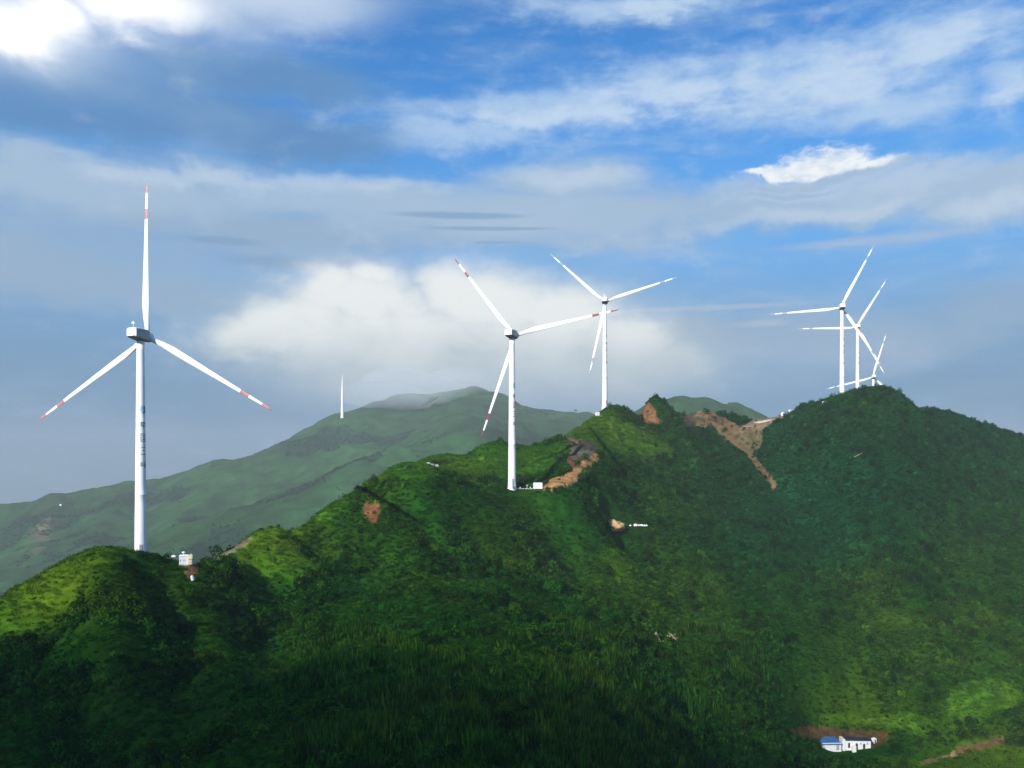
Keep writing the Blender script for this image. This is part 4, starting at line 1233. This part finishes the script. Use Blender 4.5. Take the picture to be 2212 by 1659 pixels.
def patchmask(px, py, rx, ry, warp=True, ang=0.):
    """1 in the middle of a patch of sky, falling to 0 at its rim"""
    a, t_ = sdir(px, py); ra, rt = rx / F * math.cos(a) ** 2, ry / F * math.cos(a)
    X_ = g.m('SUBTRACT', azw if warp else az, a); Y_ = g.m('SUBTRACT', tlw if warp else tl, t_)
    if ang:
        ca, sa = math.cos(ang), math.sin(ang)
        X_, Y_ = g.m('ADD', g.m('MULTIPLY', X_, ca), g.m('MULTIPLY', Y_, sa)), g.m('SUBTRACT', g.m('MULTIPLY', Y_, ca), g.m('MULTIPLY', X_, sa))
    X_ = g.m('DIVIDE', X_, ra); Y_ = g.m('DIVIDE', Y_, rt)
    return g.m('EXPONENT', g.m('MULTIPLY', g.m('ADD', g.m('MULTIPLY', X_, X_), g.m('MULTIPLY', Y_, Y_)), -1))


def many(lst, warp=True):
    out = None
    for p_ in lst:
        m_ = patchmask(*p_[:4], warp, p_[4] if len(p_) > 4 else 0.)
        out = m_ if out is None else g.m('MAXIMUM', out, m_)
    return out


def edge(mask, nz, k, lo, hi):
    return g.remap(g.m('ADD', mask, g.m('MULTIPLY', g.m('SUBTRACT', nz, .5), k)), lo, hi)


def lay(col, mask, c, alpha):
    return g.mix(g.m('MULTIPLY', mask, alpha), col, c)


def srgb(r_, g_, b_, k=1.):
    return tuple(k * ((v / 255 / 12.92) if v / 255 < .04045 else ((v / 255 + .055) / 1.055) ** 2.4) for v in (r_, g_, b_))


BG = .1
cc = lambda r_, g_, b_, k=1.: tuple(v / BG * 2 ** -EXPO for v in srgb(r_, g_, b_, k))
# clear air: Nishita, deepened overhead and veiled low down
deep = g.mix(1., sky.outputs[0], (.22, .93, 1.46), 'MULTIPLY')
veil = g.remap(tl, .10, .52, 1., 0., True)
low = g.mix(g.remap(tl, .0, .17), cc(76, 112, 147), cc(106, 149, 187))
low = g.mix(g.remap(tl, .14, .30), low, cc(104, 168, 222))
col = g.mix(g.m('MULTIPLY', veil, .97), deep, low)
# mottled thin veil everywhere, so that no part of the sky is flat
m0 = g.m('MULTIPLY', g.remap(streak, .42, .75), g.remap(tl, .02, .2))
col = lay(col, m0, cc(170, 198, 228), .35)
# high pale sheets, right and centre
m1 = many([(1230, 240, 360, 50), (1000, 285, 190, 38), (1460, 190, 240, 70), (1760, 165, 340, 110), (1950, 230, 160, 50), (2000, 95, 260, 95), (2190, 170, 90, 60), (1340, 18, 220, 34), (930, 300, 150, 40), (1900, 240, 170, 32), (2150, 390, 200, 50)])
cell = g.noise(scaled(24, 46, 9, 4), 1, 8, .62, .15)
n1 = g.m('ADD', g.m('MULTIPLY', streak, .3), g.m('MULTIPLY', cell, .7))
col = lay(col, edge(m1, n1, 1.9, .0, 1.05), cc(178, 207, 239), .86)
col = lay(col, edge(many([(1480, 210, 240, 50), (1820, 170, 210, 66), (2040, 90, 130, 50), (1150, 255, 160, 24), (2190, 190, 70, 40), (1330, 240, 120, 24), (1420, 20, 90, 24)]), n1, 2.4, .25, 1.1), cc(210, 227, 245), .55)
m2 = many([(200, 400, 420, 66), (700, 425, 420, 50), (1230, 400, 190, 48), (1130, 465, 480, 60), (1800, 450, 420, 46), (2150, 420, 200, 60), (40, 330, 110, 36)])
m2a = many([(260, 440, 640, 95), (200, 570, 460, 110), (1100, 480, 620, 70), (1750, 440, 520, 60)])
col = lay(col, edge(m2a, g.m('ADD', g.m('MULTIPLY', streak, .5), g.m('MULTIPLY', soft, .5)), 1.0, .05, .8), cc(150, 178, 207), .7)
col = lay(col, edge(m2, g.m('ADD', g.m('MULTIPLY', streak, .6), g.m('MULTIPLY', puff, .4)), 1.4, .05, .85), cc(166, 191, 217), .88)
m2b = many([(420, 385, 330, 26), (760, 395, 260, 26), (1240, 385, 170, 30), (1750, 470, 300, 22), (2120, 440, 140, 26)])
col = lay(col, edge(m2b, n1, 1.8, .2, 1.1), cc(194, 213, 232), .7)
# grey mauve veils low on the left and right
m3 = many([(90, 590, 230, 80), (330, 640, 200, 50), (560, 520, 420, 60), (2180, 660, 200, 60), (1850, 730, 460, 56), (1500, 720, 260, 40)])
col = lay(col, edge(m3, g.m('ADD', g.m('MULTIPLY', soft, .6), g.m('MULTIPLY', streak, .4)), 1.3, .05, 1.05), cc(150, 172, 196), .6)
# dark blue grey mass upper left
m4 = many([(300, 235, 420, 88), (640, 300, 260, 62), (80, 230, 260, 70), (560, 170, 260, 60)])
col = lay(col, edge(m4, g.m('ADD', g.m('MULTIPLY', soft, .7), g.m('MULTIPLY', puff, .3)), .8, .1, .85), cc(88, 140, 193), .92)
# brilliant top left
m5 = many([(300, -40, 380, 120), (50, 60, 240, 110), (600, -10, 260, 80)])
col = lay(col, edge(m5, soft, .9, .02, 1.0), cc(198, 216, 238), .92)
m5b = many([(250, -16, 210, 80), (70, 75, 110, 56), (120, 40, 100, 60)])
col = lay(col, edge(m5b, g.m('ADD', g.m('MULTIPLY', soft, .5), g.m('MULTIPLY', puff, .5)), .9, .12, .95), cc(255, 255, 255, 1.2), 1.)
# small bright cumulus right with its shaded foot
m6c = many([(1760, 392, 230, 30), (1720, 415, 180, 22), (1930, 400, 150, 34)])
col = lay(col, edge(m6c, n1, 1.3, .1, .95), cc(182, 204, 230), .85)
m6 = many([(1790, 346, 92, 34), (1855, 360, 66, 22), (1710, 364, 60, 19), (1655, 376, 56, 9)])
n6 = g.m('ADD', g.m('MULTIPLY', g.noise(scaled(40, 70, 4, 2), 1, 6, .6), .7), g.m('MULTIPLY', fine, .3))
col = lay(col, edge(m6, n6, 1.5, .24, .78), g.mix(g.remap(n6, .38, .62), cc(214, 228, 243), cc(252, 254, 255)), .96)
m6b = many([(1800, 379, 130, 13), (1720, 396, 110, 10), (1700, 418, 110, 9)])
col = lay(col, edge(m6b, n6, 1.0, .15, .8), cc(158, 185, 216), .92)
# level streaks
m7 = many([(1000, 466, 150, 8), (1050, 494, 150, 5), (1070, 524, 60, 3), (640, 570, 170, 15), (480, 520, 90, 10)], False)
col = lay(col, edge(m7, streak, .8, .2, .8), cc(122, 158, 196), .75)
m8 = many([(1900, 518, 260, 14), (1560, 664, 200, 7), (1640, 699, 64, 9), (1450, 668, 120, 5)], False)
col = lay(col, edge(m8, n1, 1.0, .15, 1.0), cc(184, 192, 208), .5)
# the big pale bank round the far summits
glow = edge(many([(980, 730, 520, 170), (700, 710, 280, 130), (1330, 790, 260, 130), (950, 830, 380, 90)]), soft, .8, .0, 1.)
col = lay(col, g.m('MULTIPLY', glow, g.remap(tl, .03, .13)), cc(190, 203, 208), .75)
bank = many([(760, 640, 170, 72), (700, 610, 90, 42), (790, 600, 70, 36), (650, 690, 150, 62), (560, 730, 120, 55), (960, 625, 90, 66), (1030, 660, 170, 90), (1210, 680, 150, 70), (1330, 750, 130, 80), (850, 745, 330, 105), (1120, 760, 300, 100), (1420, 800, 110, 60), (900, 830, 300, 60)])
bn = g.m('ADD', g.m('MULTIPLY', puff, .7), g.m('MULTIPLY', fine, .3))
bm_ = g.m('MULTIPLY', edge(bank, bn, 1.5, .06, .88), g.remap(g.m('ADD', tl, g.m('MULTIPLY', soft, .1)), .08, .28, .85, 1.))
bm_ = g.m('MULTIPLY', bm_, g.remap(tl, .075, .19, .0, 1.))
shade = g.remap(g.m('ADD', tl, g.m('MULTIPLY', g.m('SUBTRACT', g.m('ADD', g.m('MULTIPLY', puff, .6), g.m('MULTIPLY', soft, .4)), .5), .16)), .08, .19)
col = lay(col, bm_, g.mix(shade, cc(188, 199, 205), cc(244, 247, 244)), .95)
bgn = g.n('ShaderNodeBackground', i_Color=col, i_Strength=BG)
g.t.links.new(bgn.outputs[0], g.n('ShaderNodeOutputWorld').inputs[0])

# ------------------------------------------------------------------ camera
cam = bpy.data.cameras.new('camera'); co_ = bpy.data.objects.new('camera', cam); COL.objects.link(co_)
co_.location = (0, 0, 0); co_.rotation_euler = (R(90), 0, 0)
cam.sensor_width = 36; cam.lens = 36 * F / 2211; cam.shift_y = (HY - 829.5) / 2211; cam.clip_start = .5; cam.clip_end = 20000
scene.camera = co_
scene.render.resolution_x, scene.render.resolution_y = 1024, 768
scene.view_settings.view_transform = 'Standard'; scene.view_settings.look = 'None'; scene.view_settings.exposure = EXPO; scene.view_settings.gamma = 1
scene.cycles.use_denoising = True
scene.cycles.max_bounces = 6; scene.cycles.volume_bounces = 1; scene.cycles.transparent_max_bounces = 12
